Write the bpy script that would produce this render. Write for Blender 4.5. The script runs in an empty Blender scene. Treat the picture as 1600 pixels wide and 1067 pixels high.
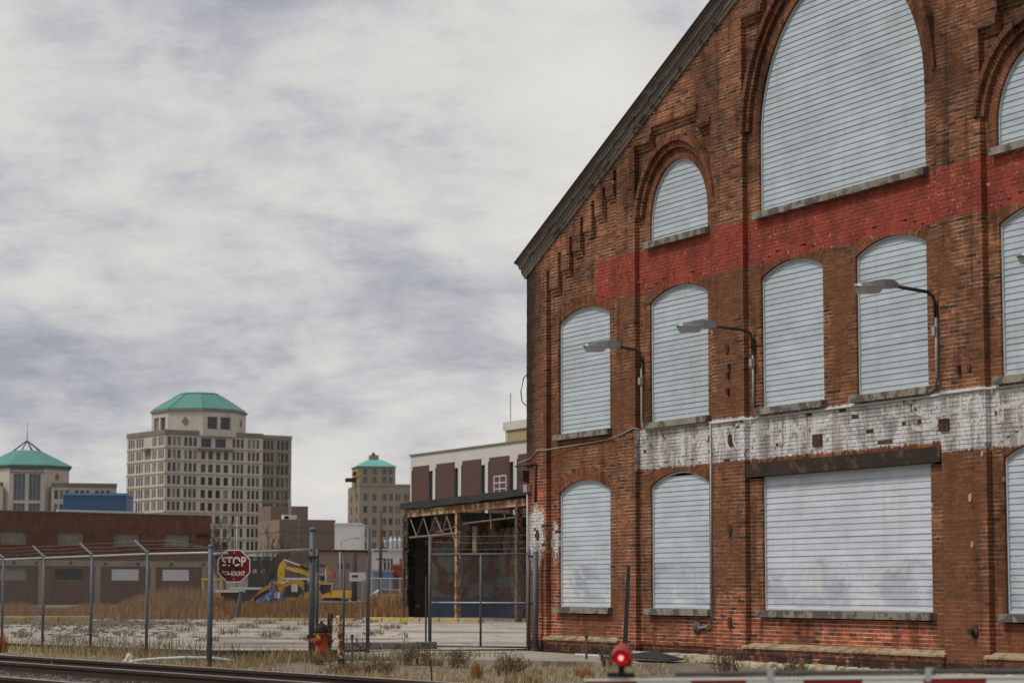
import bpy, bmesh, math, random
from mathutils import Vector, Matrix
random.seed(7)
R = math.radians
SC = bpy.context.scene
COL = SC.collection

# ------------------------------------------------------------------ camera, sky, sun, exposure
CAM_Z = 1.28
F_PX, PITCH, ROLL = 3670.0, 0.10572, 0.001935
cam_d = bpy.data.cameras.new('camera'); cam = bpy.data.objects.new('camera', cam_d); COL.objects.link(cam)
cam_d.sensor_width = 36.0; cam_d.lens = F_PX / 1600 * 36.0
cam_d.clip_start = 0.1; cam_d.clip_end = 9000
cam.location = (0, 0, CAM_Z)
_F = Vector((0, math.cos(PITCH), math.sin(PITCH))); _R0 = Vector((1, 0, 0)); _U0 = _R0.cross(_F)
_R = _R0 * math.cos(ROLL) + _U0 * math.sin(ROLL); _U = -_R0 * math.sin(ROLL) + _U0 * math.cos(ROLL)
cam.rotation_euler = Matrix((_R, _U, -_F)).transposed().to_euler()
cam_d.dof.use_dof = True; cam_d.dof.focus_distance = 54.0; cam_d.dof.aperture_fstop = 2.4
SC.camera = cam
SC.render.resolution_x = 1024; SC.render.resolution_y = 682
SC.view_settings.view_transform = 'Standard'; SC.view_settings.look = 'None'
SC.view_settings.gamma = 1.0; SC.view_settings.exposure = 0.45
SC.view_settings.use_curve_mapping = False

SUN_EL, SUN_AZ = 55.0, 256.0          # azimuth clockwise from +Y: behind the camera, to the left
sd = bpy.data.lights.new('sun', 'SUN'); sun = bpy.data.objects.new('sun', sd); COL.objects.link(sun)
sd.energy = 1.5; sd.angle = R(10); sd.color = (1.0, 0.95, 0.88)
_dir = Vector((math.sin(R(SUN_AZ)) * math.cos(R(SUN_EL)), math.cos(R(SUN_AZ)) * math.cos(R(SUN_EL)), math.sin(R(SUN_EL))))
sun.rotation_euler = _dir.to_track_quat('Z', 'Y').to_euler(); sun.location = (0, -20, 60)

# ------------------------------------------------------------------ node helper
class NT:
    def __init__(s, tree): s.t = tree; s.n = tree.nodes; s.l = tree.links
    def node(s, typ, **kw):
        n = s.n.new(typ)
        for k, v in kw.items(): setattr(n, k, v)
        return n
    def put(s, sock, v):
        if hasattr(v, 'is_output'): s.l.new(v, sock)
        elif isinstance(v, (tuple, list)) and sock.type == 'RGBA' and len(v) == 3: sock.default_value = (*v, 1)
        else: sock.default_value = v
    def m(s, op, a, b=0.0, c=None, clamp=False):
        n = s.node('ShaderNodeMath', operation=op, use_clamp=clamp)
        s.put(n.inputs[0], a); s.put(n.inputs[1], b)
        if c is not None: s.put(n.inputs[2], c)
        return n.outputs[0]
    def vm(s, op, a, b):
        n = s.node('ShaderNodeVectorMath', operation=op); s.put(n.inputs[0], a); s.put(n.inputs[1], b); return n.outputs[0]
    def sm(s, v, lo, hi, a=0.0, b=1.0):
        n = s.node('ShaderNodeMapRange', interpolation_type='SMOOTHSTEP'); s.put(n.inputs[0], v)
        n.inputs[1].default_value = lo; n.inputs[2].default_value = hi; n.inputs[3].default_value = a; n.inputs[4].default_value = b
        return n.outputs[0]
    def noise(s, vec, scale, detail=4.0, rough=0.55, dist=0.0):
        n = s.node('ShaderNodeTexNoise'); s.put(n.inputs['Vector'], vec)
        n.inputs['Scale'].default_value = scale; n.inputs['Detail'].default_value = detail
        n.inputs['Roughness'].default_value = rough; n.inputs['Distortion'].default_value = dist
        return n.outputs[0]
    def mix(s, fac, a, b, mode='MIX'):
        n = s.node('ShaderNodeMix', data_type='RGBA', blend_type=mode)
        s.put(n.inputs[0], fac); s.put(n.inputs[6], a); s.put(n.inputs[7], b); return n.outputs[2]
    def ramp(s, v, stops):
        n = s.node('ShaderNodeValToRGB'); s.put(n.inputs[0], v); e = n.color_ramp.elements
        while len(e) < len(stops): e.new(0.5)
        for q, (p, c) in zip(e, stops): q.position = p; q.color = (*c, 1)
        return n.outputs[0]
    def sep(s, v):
        n = s.node('ShaderNodeSeparateXYZ'); s.put(n.inputs[0], v); return n.outputs
    def comb(s, x, y, z):
        n = s.node('ShaderNodeCombineXYZ'); s.put(n.inputs[0], x); s.put(n.inputs[1], y); s.put(n.inputs[2], z); return n.outputs[0]
    def scale(s, vec, xyz): return s.vm('MULTIPLY', vec, xyz)

world = bpy.data.worlds.new('World'); SC.world = world; world.use_nodes = True
w = NT(world.node_tree); w.n.clear()
sky = w.node('ShaderNodeTexSky', sky_type='NISHITA'); sky.sun_disc = False
sky.sun_elevation = R(SUN_EL); sky.sun_rotation = R(SUN_AZ)
bg1 = w.node('ShaderNodeBackground'); w.put(bg1.inputs[0], sky.outputs[0]); bg1.inputs[1].default_value = 0.09
gen = w.node('ShaderNodeTexCoord').outputs['Generated']
gx, gy, gz = w.sep(gen)
gza = w.m('ADD', w.m('MAXIMUM', gz, 0.0), 0.40)
pl = w.comb(w.m('ADD', w.m('DIVIDE', gx, gza), 0.17), w.m('DIVIDE', gy, gza), 0.0)
big = w.noise(w.scale(w.vm('ADD', pl, (6.6, 9.2, 0)), (1.0, 0.8, 1)), 3.4, 3, 0.5, 0.2)
mid = w.noise(w.scale(w.vm('ADD', pl, (3.1, 0.4, 0)), (1.0, 0.9, 1)), 7.0, 8, 0.62, 0.35)
fine = w.noise(w.scale(pl, (0.8, 1.3, 1)), 19.0, 8, 0.66, 0.25)
dens = w.m('ADD', w.m('MULTIPLY', big, 0.54), w.m('ADD', w.m('MULTIPLY', mid, 0.36), w.m('MULTIPLY', fine, 0.22)))
ccol = w.ramp(dens, [(0.42, (0.32, 0.335, 0.39)), (0.495, (0.44, 0.445, 0.48)), (0.555, (0.55, 0.55, 0.555)), (0.60, (0.62, 0.61, 0.59)), (0.70, (0.69, 0.675, 0.64))])
hor = w.sm(gz, 0.0, 0.10, 0.20, 0.0)
ccol = w.mix(hor, ccol, (0.64, 0.605, 0.545))
bg2 = w.node('ShaderNodeBackground'); w.put(bg2.inputs[0], ccol); bg2.inputs[1].default_value = 0.79
gap = w.m('ADD', w.m('MULTIPLY', mid, 0.6), w.m('MULTIPLY', big, 0.4))
cover = w.sm(gap, 0.27, 0.36, 0.72, 1.0)
mx = w.node('ShaderNodeMixShader'); w.put(mx.inputs[0], cover); w.l.new(bg1.outputs[0], mx.inputs[1]); w.l.new(bg2.outputs[0], mx.inputs[2])
wo = w.node('ShaderNodeOutputWorld'); w.l.new(mx.outputs[0], wo.inputs[0])

# ------------------------------------------------------------------ materials
def new_mat(name):
    m = bpy.data.materials.new(name); m.use_nodes = True; t = NT(m.node_tree)
    return m, t, t.n['Principled BSDF']
def pos(t): return t.node('ShaderNodeNewGeometry').outputs['Position']
def M(name, col, rough=0.8, var=0.3, scale=2.0, metal=0.0, col2=None, spots=0.0, streak=0.0, bump=0.0, spec=0.3):
    """a weathered surface: colour varied by two noises, an optional second colour in patches, vertical streaks"""
    m, t, b = new_mat(name)
    p = pos(t)
    n1 = t.noise(p, scale, 5); n2 = t.noise(p, scale * 6.3, 4)
    f = t.m('ADD', t.m('MULTIPLY', t.m('SUBTRACT', n1, 0.5), var * 2.2), t.m('ADD', t.m('MULTIPLY', t.m('SUBTRACT', n2, 0.5), var * 1.2), 1.0))
    c = t.mix(1.0, col, t.comb(f, f, f), 'MULTIPLY')
    if col2 is not None:
        k = t.sm(t.noise(p, scale * 1.7, 6, 0.65), 0.60 - spots * 0.35, 0.66 - spots * 0.3)
        c = t.mix(k, c, col2)
    if streak:
        s = t.noise(t.scale(p, (3.0, 3.0, 0.25)), scale * 1.6, 4)
        c = t.mix(t.sm(s, 0.5, 0.72, 0.0, streak), c, (0.03, 0.025, 0.022))
    t.put(b.inputs['Base Color'], c); b.inputs['Metallic'].default_value = metal
    b.inputs['Specular IOR Level'].default_value = spec
    t.put(b.inputs['Roughness'], t.m('ADD', t.m('MULTIPLY', n2, 0.25), rough - 0.12, clamp=True))
    if bump:
        bn = t.node('ShaderNodeBump'); bn.inputs['Strength'].default_value = bump; bn.inputs['Distance'].default_value = 0.02
        t.put(bn.inputs['Height'], n2); t.l.new(bn.outputs[0], b.inputs['Normal'])
    return m

# ------------------------------------------------------------------ mesh helpers
class MB:
    def __init__(s): s.v = []; s.f = []
    def add(s, vs, fs):
        k = len(s.v); s.v += [tuple(a) for a in vs]; s.f += [tuple(i + k for i in q) for q in fs]; return s
    def box(s, x0, x1, y0, y1, z0, z1):
        return s.add([(x0, y0, z0), (x1, y0, z0), (x1, y1, z0), (x0, y1, z0), (x0, y0, z1), (x1, y0, z1), (x1, y1, z1), (x0, y1, z1)],
                     [(0, 3, 2, 1), (4, 5, 6, 7), (0, 1, 5, 4), (1, 2, 6, 5), (2, 3, 7, 6), (3, 0, 4, 7)])
    def prism(s, pts, y0, y1):
        """polygon in x-z extruded along y"""
        n = len(pts)
        return s.add([(x, y0, z) for x, z in pts] + [(x, y1, z) for x, z in pts],
                     [tuple(range(n)), tuple(range(2 * n - 1, n - 1, -1))] + [(i, i + n, (i + 1) % n + n, (i + 1) % n) for i in range(n)])
    def prismz(s, pts, z0, z1):
        n = len(pts)
        return s.add([(x, y, z0) for x, y in pts] + [(x, y, z1) for x, y in pts],
                     [tuple(range(n - 1, -1, -1)), tuple(range(n, 2 * n))] + [(i, (i + 1) % n, (i + 1) % n + n, i + n) for i in range(n)])
    def prismx(s, pts, x0, x1):
        """polygon in y-z extruded along x"""
        n = len(pts)
        return s.add([(x0, y, z) for y, z in pts] + [(x1, y, z) for y, z in pts],
                     [tuple(range(n)), tuple(range(2 * n - 1, n - 1, -1))] + [(i, i + n, (i + 1) % n + n, (i + 1) % n) for i in range(n)])
    def path(s, pts, r, n=6, r1=None, cap=True):
        pts = [Vector(p) for p in pts]; k = len(s.v); m = len(pts)
        for i, p in enumerate(pts):
            d = (pts[min(i + 1, m - 1)] - pts[max(i - 1, 0)]).normalized()
            a = d.orthogonal().normalized() if abs(d.z) < 0.95 else Vector((1, 0, 0)); a = (a - d * a.dot(d)).normalized(); b = d.cross(a)
            if abs(d.z) < 0.95: a = Vector((0, 0, 1)); a = (a - d * a.dot(d)).normalized(); b = d.cross(a)
            rr = r if r1 is None else r + (r1 - r) * i / (m - 1)
            for j in range(n):
                t = 2 * math.pi * j / n; s.v.append(tuple(p + a * math.cos(t) * rr + b * math.sin(t) * rr))
        for i in range(m - 1):
            for j in range(n):
                s.f.append((k + i * n + j, k + i * n + (j + 1) % n, k + (i + 1) * n + (j + 1) % n, k + (i + 1) * n + j))
        if cap:
            s.f.append(tuple(k + j for j in range(n - 1, -1, -1))); s.f.append(tuple(k + (m - 1) * n + j for j in range(n)))
        return s
    def lathe(s, prof, n=14, cx=0, cy=0):
        k = len(s.v)
        for r, z in prof:
            for j in range(n):
                t = 2 * math.pi * j / n; s.v.append((cx + r * math.cos(t), cy + r * math.sin(t), z))
        for i in range(len(prof) - 1):
            for j in range(n):
                s.f.append((k + i * n + j, k + i * n + (j + 1) % n, k + (i + 1) * n + (j + 1) % n, k + (i + 1) * n + j))
        s.f.append(tuple(k + j for j in range(n - 1, -1, -1))); s.f.append(tuple(k + (len(prof) - 1) * n + j for j in range(n)))
        return s
    def mesh(s, name, smooth=False):
        me = bpy.data.meshes.new(name); me.from_pydata(s.v, [], s.f); me.update()
        if smooth: me.polygons.foreach_set('use_smooth', [True] * len(me.polygons))
        return me
    def build(s, name, mat, parent=None, loc=(0, 0, 0), rz=0.0, smooth=False):
        return link(name, s.mesh(name, smooth), mat, parent, loc, rz)
def link(name, me, mat, parent=None, loc=(0, 0, 0), rz=0.0):
    o = bpy.data.objects.new(name, me); COL.objects.link(o)
    if mat is not None and not me.materials: me.materials.append(mat)
    o.parent = parent; o.location = loc; o.rotation_euler = (0, 0, rz); return o
def tag(o, label, cat, group=None):
    o['label'] = label; o['category'] = cat
    if group: o['group'] = group
    return o
def thing(name, label, cat, loc=(0, 0, 0), rz=0.0, group=None):
    o = bpy.data.objects.new(name, None); COL.objects.link(o); o.location = loc; o.rotation_euler = (0, 0, rz); o.empty_display_size = 0.3
    return tag(o, label, cat, group)
def struct(o, kind='structure'): o['kind'] = kind; return o
def P(x, y, Y):
    """the point at distance Y ahead that stands at photograph position x, y: used to survey where things are"""
    d = _F * F_PX + _R * (x - 800) + _U * (533.5 - y); d = d * (Y / d.y); return Vector((d.x, d.y, d.z + CAM_Z))
def text_mesh(body, size, name, depth=0.0, align='CENTER', sx=1.0, bold=0.0):
    c = bpy.data.curves.new(name, 'FONT'); c.body = body; c.size = size; c.align_x = align; c.extrude = depth; c.offset = bold; c.resolution_u = 3
    o = bpy.data.objects.new(name, c); COL.objects.link(o); bpy.context.view_layer.update()
    me = bpy.data.meshes.new_from_object(o.evaluated_get(bpy.context.evaluated_depsgraph_get()))
    bpy.data.objects.remove(o); bpy.data.curves.remove(c)
    for v in me.vertices: v.co.x *= sx
    return me

# ------------------------------------------------------------------ ground, yard, pavement, ballast, rails
def ground_mat():
    m, t, b = new_mat('dirt_ground'); p = pos(t)
    n1 = t.noise(p, 0.25, 5); n2 = t.noise(p, 2.2, 5, 0.65); n3 = t.noise(p, 22, 3)
    c = t.ramp(n2, [(0.3, (0.085, 0.072, 0.058)), (0.5, (0.16, 0.135, 0.10)), (0.7, (0.27, 0.215, 0.145))])
    c = t.mix(t.sm(n1, 0.5, 0.62), c, (0.20, 0.165, 0.105))
    g = t.m('ADD', t.m('MULTIPLY', n3, 0.8), 0.6); c = t.mix(1.0, c, t.comb(g, g, g), 'MULTIPLY')
    t.put(b.inputs['Base Color'], c); b.inputs['Roughness'].default_value = 0.95
    bn = t.node('ShaderNodeBump'); bn.inputs['Strength'].default_value = 0.6; bn.inputs['Distance'].default_value = 0.04
    t.put(bn.inputs['Height'], t.m('ADD', n3, n2)); t.l.new(bn.outputs[0], b.inputs['Normal']); return m
def concrete_mat(name, light, dark, stain=0.5):
    m, t, b = new_mat(name); p = pos(t)
    n1 = t.noise(t.scale(p, (1, 1, 1)), 0.22, 5, 0.6); nb = t.noise(t.scale(p, (0.25, 1.2, 1)), 0.5, 5, 0.6); n2 = t.noise(p, 1.3, 6, 0.65); n3 = t.noise(p, 14, 3)
    c = t.mix(t.sm(n2, 0.42, 0.66), light, dark)
    c = t.mix(t.sm(n1, 0.50, 0.63, 0.0, stain), c, (0.13, 0.105, 0.08)); c = t.mix(t.sm(nb, 0.52, 0.64, 0.0, stain), c, (0.17, 0.125, 0.09))
    vo = t.node('ShaderNodeTexVoronoi', feature='DISTANCE_TO_EDGE'); t.put(vo.inputs['Vector'], t.vm('ADD', p, t.scale(t.comb(n2, n1, 0.0), (0.9, 0.9, 0)))); vo.inputs['Scale'].default_value = 0.33
    c = t.mix(t.sm(vo.outputs[0], 0.004, 0.016, 0.75, 0.0), c, (0.09, 0.08, 0.05))
    g = t.m('ADD', t.m('MULTIPLY', n3, 0.5), 0.75); c = t.mix(1.0, c, t.comb(g, g, g), 'MULTIPLY')
    t.put(b.inputs['Base Color'], c); b.inputs['Roughness'].default_value = 0.9; return m
MAT = {}
MAT['ground'] = ground_mat()
MAT['yard'] = concrete_mat('yard_concrete', (0.47, 0.42, 0.36), (0.32, 0.275, 0.225), 0.8)
MAT['walk'] = concrete_mat('driveway_concrete', (0.36, 0.31, 0.25), (0.25, 0.215, 0.17), 0.4)
MAT['ballast'] = M('ballast', (0.115, 0.092, 0.078), 0.95, 0.9, 9.0, col2=(0.22, 0.19, 0.165), spots=0.3, bump=0.8)

def hgt(x, y):
    return (-0.055 * math.exp(-(((x + 5.2) / 6) ** 2 + ((y - 41) / 7) ** 2)) + 0.05 * math.sin(x * 0.9 + y * 0.31) * math.sin(y * 0.53 - x * 0.2)
            * math.exp(-(((x) / 30) ** 2 + ((y - 44) / 16) ** 2)))
def ground_sheet():
    xs = [-4000, -1200, -400, -150, -70] + [-40 + 1.0 * i for i in range(72)] + [60, 150, 400, 1200, 4000]
    ys = [-400, -100, -30, -5] + [6 + 1.0 * i for i in range(62)] + [75, 85, 100, 130, 180, 260, 400, 700, 1400, 6000]
    v = [(x, y, hgt(x, y) - 0.03) for y in ys for x in xs]; nx = len(xs)
    f = [(j * nx + i, j * nx + i + 1, (j + 1) * nx + i + 1, (j + 1) * nx + i) for j in range(len(ys) - 1) for i in range(nx - 1)]
    me = bpy.data.meshes.new('ground'); me.from_pydata(v, [], f); me.polygons.foreach_set('use_smooth', [True] * len(f))
    return struct(link('ground', me, MAT['ground']))
ground_sheet()
def sheet(name, mat, pts, z, step=None):
    me = bpy.data.meshes.new(name); me.from_pydata([(x, y, z) for x, y in pts], [], [tuple(range(len(pts)))])
    return struct(link(name, me, mat))
YAW = 0.4438
UD = Vector((math.sin(YAW), -math.cos(YAW), 0)); ND = Vector((-math.cos(YAW), -math.sin(YAW), 0)); B0 = Vector((0.315, 50.4, 0))
def W(u, y, z=0.0): return B0 + UD * u - ND * y + Vector((0, 0, z))     # warehouse coordinates to world
sheet('yard_pavement', MAT['yard'], [(-44, 58), (-12.2, 56.0), (-6.4, 49.2), (-3.6, 49.0), (0.2, 50.9), (6, 60), (14, 112), (-44, 116)], 0.045)
# the driveway slab in front of the gate, with an edge
dv = MB().prismz([(-3.3, 46.2), (-0.55, 43.2), (2.3, 41.5), (2.05, 45.2), (0.30, 49.9), (-2.2, 49.6), (-3.4, 48.2)], -0.08, 0.035)
struct(dv.build('driveway', MAT['walk']))
TD = Vector((0.561, -0.828, 0)); TN = Vector((0.828, 0.561, 0)); T0 = Vector((-9.44, 43.3, 0))   # direction of the railway
def T(s, d, z=0.0): return T0 + TD * s - TN * d + Vector((0, 0, z))
pts = []
bal = MB()
prof = [(-1.5, -0.10), (-0.8, -0.02), (6.4, -0.02), (7.2, -0.12)]
k = 0
rnd = random.Random(3)
NS = 120
for i in range(NS + 1):
    s = -26 + 70 * i / NS
    for d, z in [(-1.6, -0.2), (-0.9, -0.075), (-0.35, -0.06), (0.4, -0.05), (1.2, -0.05), (2.1, -0.06), (3.0, -0.065), (3.9, -0.05), (5.0, -0.05), (6.2, -0.06), (7.2, -0.2)]:
        q = T(s, d + rnd.uniform(-.05, .05), z + rnd.uniform(-0.012, 0.012)); bal.v.append(tuple(q))
for i in range(NS):
    for j in range(10):
        a = i * 11 + j; bal.f.append((a, a + 1, a + 12, a + 11))
struct(bal.build('ballast', MAT['ballast']))
MAT['rail_side'] = M('rail_rust', (0.042, 0.027, 0.021), 0.8, 0.4, 2.0, spec=0.2)
MAT['rail_top'] = M('rail_polished', (0.62, 0.58, 0.56), 0.35, 0.08, 2.0, metal=0.85)
MAT['tie'] = M('railway_tie_wood', (0.055, 0.042, 0.034), 0.95, 0.5, 5.0)
RP = [(-0.07, 0.0), (0.07, 0.0), (0.07, 0.012), (0.012, 0.03), (0.012, 0.115), (0.034, 0.125), (0.034, 0.16), (0.026, 0.168), (-0.026, 0.168), (-0.034, 0.16), (-0.034, 0.125), (-0.012, 0.115), (-0.012, 0.03), (-0.07, 0.012)]
trz = math.atan2(TD.y, TD.x)
rlabels = ['rusty steel rail nearest the chain link fence', 'second steel rail from the fence, its polished top catching light', 'steel rail in the bottom left corner, nearest the camera of the visible rails', 'outermost steel rail of the nearer track, below the picture edge']
for i, d in enumerate((0.0, 1.5, 4.1, 5.6)):
    t = thing('railway_rail', rlabels[i], 'rail', T(0, d, -0.06), trz, 'rails of the two railway tracks')
    MB().prismx([(a, b) for a, b in RP], -24, 40).build('rail_body', MAT['rail_side'], t)
    MB().box(-24, 40, -0.030, 0.030, 0.1685, 0.1715).build('running_surface', MAT['rail_top'], t)
for tr, d0 in ((0, 0.75), (1, 4.85)):
    tie = MB().box(-0.11, 0.11, -1.25, 1.25, -0.14, -0.004)
    tme = tie.mesh('railway_tie')
    for i in range(34 if tr == 0 else 12):
        s = (-1 if tr == 0 else 0) + i * 0.52
        o = link('railway_tie', tme, MAT['tie'], None, T(s, d0, -0.038), trz)
        tag(o, 'dark wooden tie under the rails of the track %s' % ('beside the fence' if tr == 0 else 'closest to the camera'), 'railway tie', 'ties of the %s track' % ('far' if tr == 0 else 'near'))

# ------------------------------------------------------------------ the brick warehouse
H = thing('brick_warehouse', 'tall gabled red brick warehouse with boarded arched windows and painted bands', 'building', B0, YAW - math.pi / 2)
def wall_mat(name, mortar=False):
    m, t, b = new_mat(name)
    at = t.node('ShaderNodeAttribute', attribute_name='fp').outputs['Vector']
    rn = t.node('ShaderNodeAttribute', attribute_name='rnd').outputs['Fac']
    u, y, z = t.sep(at)
    n1 = t.noise(at, 0.55, 5, 0.6); n2 = t.noise(at, 2.6, 5, 0.62); n3 = t.noise(at, 15, 4, 0.6)
    nv = t.noise(t.scale(at, (2.6, 2.6, 0.28)), 1.3, 5, 0.6)          # vertical runs of dirt
    e = t.m('MULTIPLY', t.m('SUBTRACT', n3, 0.5), 0.16)
    ze = t.m('ADD', z, t.m('ADD', e, t.m('MULTIPLY', t.m('SUBTRACT', n2, 0.5), 0.10))); ue = t.m('ADD', u, e)
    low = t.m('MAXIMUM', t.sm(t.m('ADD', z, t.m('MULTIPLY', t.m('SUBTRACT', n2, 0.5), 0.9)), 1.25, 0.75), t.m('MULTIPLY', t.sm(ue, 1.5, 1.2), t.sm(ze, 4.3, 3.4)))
    if mortar:
        c = t.mix(t.sm(n2, 0.35, 0.65), (0.64, 0.50, 0.36), (0.34, 0.24, 0.165))
        c = t.mix(low, c, t.mix(n2, (0.82, 0.66, 0.50), (0.58, 0.44, 0.33)))
    else:
        c = t.ramp(rn, [(0.0, (0.060, 0.033, 0.024)), (0.18, (0.115, 0.052, 0.031)), (0.45, (0.188, 0.070, 0.035)), (0.8, (0.235, 0.088, 0.040)), (1.0, (0.34, 0.118, 0.044))])
        cl = t.ramp(rn, [(0.0, (0.075, 0.032, 0.026)), (0.22, (0.19, 0.058, 0.036)), (0.6, (0.33, 0.078, 0.038)), (1.0, (0.46, 0.125, 0.050))])
        c = t.mix(low, c, cl)
        c = t.mix(t.m('MULTIPLY', t.sm(n2, 0.62, 0.72), 0.55), c, (0.40, 0.125, 0.038))
    # grime: large soft patches and vertical runs
    g = t.m('MULTIPLY', t.sm(n1, 0.36, 0.64, 1.16, 0.50), t.sm(nv, 0.46, 0.70, 1.10, 0.48))
    g = t.m('MULTIPLY', g, t.m('ADD', 0.58, t.m('MULTIPLY', n3, 0.76)))
    c = t.mix(1.0, c, t.comb(g, g, g), 'MULTIPLY')
    # clay-coloured smears on the pilasters (old wash over the bricks)
    sm_ = t.m('MULTIPLY', t.sm(t.m('ADD', n1, t.m('MULTIPLY', n3, 0.25)), 0.60, 0.72), t.sm(z, 8.0, 6.5))
    c = t.mix(t.m('MULTIPLY', sm_, 0.5), c, t.mix(n2, (0.30, 0.12, 0.05), (0.16, 0.072, 0.034)))
    # soot on the left corner and the dark band at the foot
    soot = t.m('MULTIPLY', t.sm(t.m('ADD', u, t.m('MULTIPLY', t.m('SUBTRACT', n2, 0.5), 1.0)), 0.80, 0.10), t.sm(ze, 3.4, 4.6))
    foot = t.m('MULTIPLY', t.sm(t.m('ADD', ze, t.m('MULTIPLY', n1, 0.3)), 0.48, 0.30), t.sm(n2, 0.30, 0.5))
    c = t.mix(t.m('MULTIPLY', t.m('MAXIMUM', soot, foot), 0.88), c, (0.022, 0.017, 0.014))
    # faded red band
    red = t.m('MULTIPLY', t.m('MULTIPLY', t.sm(ze, 7.10, 7.14), t.sm(ze, 7.99, 7.94)), t.sm(ue, 3.02, 3.08))
    redc = t.mix(t.sm(n2, 0.38, 0.64), (0.33, 0.066, 0.042), (0.20, 0.046, 0.03))
    if mortar: redc = t.mix(0.35, redc, (0.16, 0.035, 0.03))
    redc = t.mix(t.m('MULTIPLY', t.sm(nv, 0.5, 0.7), 0.5), redc, (0.11, 0.03, 0.022))
    fl = t.sm(t.m('ADD', t.noise(t.scale(at, (1.0, 1, 1.6)), 7.5, 5, 0.7), t.m('MULTIPLY', n1, 0.35)), 0.76, 0.85)
    redc = t.mix(t.m('MULTIPLY', fl, 0.75), redc, (0.50, 0.30, 0.26))
    c = t.mix(t.m('MULTIPLY', red, t.sm(n3, 0.25, 0.36, 0.75, 1.0)), c, redc)
    # flaking white band and the white splash by the corner
    zl = t.sm(ue, 14.92, 14.98, 0.0, 0.17)
    wz = t.m('ADD', ze, zl)
    wh = t.m('MULTIPLY', t.m('MULTIPLY', t.sm(wz, 3.62, 3.66), t.sm(ze, 4.44, 4.40)), t.sm(ue, 4.86, 4.92))
    sp1 = t.sm(t.m('ADD', t.m('ADD', t.m('POWER', t.m('MULTIPLY', t.m('SUBTRACT', u, 0.50), 2.2), 2.0), t.m('POWER', t.m('MULTIPLY', t.m('SUBTRACT', z, 2.45), 1.5), 2.0)), t.m('ADD', t.m('MULTIPLY', t.m('SUBTRACT', n2, 0.5), 3.0), t.m('MULTIPLY', t.m('SUBTRACT', n3, 0.5), 3.2))), 0.95, 0.55)
    sp2 = t.sm(t.m('ADD', t.m('ADD', t.m('POWER', t.m('MULTIPLY', t.m('SUBTRACT', u, 1.20), 4.5), 2.0), t.m('POWER', t.m('MULTIPLY', t.m('SUBTRACT', z, 2.3), 2.0), 2.0)), t.m('ADD', t.m('MULTIPLY', t.m('SUBTRACT', n2, 0.5), 2.4), t.m('MULTIPLY', t.m('SUBTRACT', n3, 0.5), 3.2))), 0.8, 0.4)
    wh = t.m('MAXIMUM', wh, t.m('MAXIMUM', sp1, sp2))
    if mortar: whc = t.mix(t.sm(n2, 0.40, 0.60), (0.34, 0.33, 0.33), (0.10, 0.095, 0.095))
    else:
        whc = t.mix(t.sm(n2, 0.44, 0.70), (0.68, 0.67, 0.67), (0.29, 0.29, 0.30))
        whc = t.mix(t.m('MULTIPLY', t.sm(nv, 0.44, 0.64), 0.8), whc, (0.25, 0.215, 0.165))
    keep = t.m('MULTIPLY', t.sm(t.m('ADD', n3, t.m('MULTIPLY', n2, 0.75)), 0.66, 0.76), t.sm(rn, 0.03, 0.06))
    if mortar: keep = t.sm(n3, 0.2, 0.3)
    c = t.mix(t.m('MULTIPLY', wh, keep), c, whc)
    t.put(b.inputs['Base Color'], c); b.inputs['Roughness'].default_value = 0.9; b.inputs['Specular IOR Level'].default_value = 0.2
    bn = t.node('ShaderNodeBump'); bn.inputs['Strength'].default_value = 0.5; bn.inputs['Distance'].default_value = 0.006
    t.put(bn.inputs['Height'], t.noise(at, 60, 3)); t.l.new(bn.outputs[0], b.inputs['Normal'])
    return m
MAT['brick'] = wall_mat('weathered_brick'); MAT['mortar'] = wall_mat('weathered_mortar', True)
MAT['stone'] = M('sill_stone', (0.25, 0.22, 0.18), 0.9, 0.5, 2.2, col2=(0.10, 0.09, 0.078), spots=0.36, bump=0.5)
MAT['cap'] = M('water_table_stone', (0.36, 0.27, 0.16), 0.9, 0.4, 3.0, col2=(0.20, 0.14, 0.085), spots=0.3, bump=0.5)
MAT['rubble'] = M('foundation_stone', (0.46, 0.40, 0.29), 0.95, 0.45, 3.5, col2=(0.24, 0.20, 0.13), spots=0.25, bump=0.7)
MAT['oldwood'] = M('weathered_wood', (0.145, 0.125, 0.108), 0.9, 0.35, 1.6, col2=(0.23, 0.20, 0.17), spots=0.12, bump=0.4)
MAT['oldwoodL'] = M('highlight_wood', (0.27, 0.245, 0.215), 0.9, 0.4, 1.6, col2=(0.12, 0.10, 0.088), spots=0.25, bump=0.4)  # paler wood, light-grey highlights of the rake put into the colour
MAT['tar'] = M('roofing_tar', (0.030, 0.029, 0.030), 0.7, 0.4, 3.0)
MAT['beam'] = M('charred_beam', (0.030, 0.020, 0.014), 0.75, 0.5, 2.0, col2=(0.10, 0.052, 0.028), spots=0.2, bump=0.6)
MAT['iron'] = M('old_iron', (0.030, 0.022, 0.018), 0.7, 0.5, 8.0, col2=(0.12, 0.045, 0.02), spots=0.3)
MAT['trim'] = M('siding_trim', (0.50, 0.54, 0.56), 0.5, 0.15, 3.0)

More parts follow.
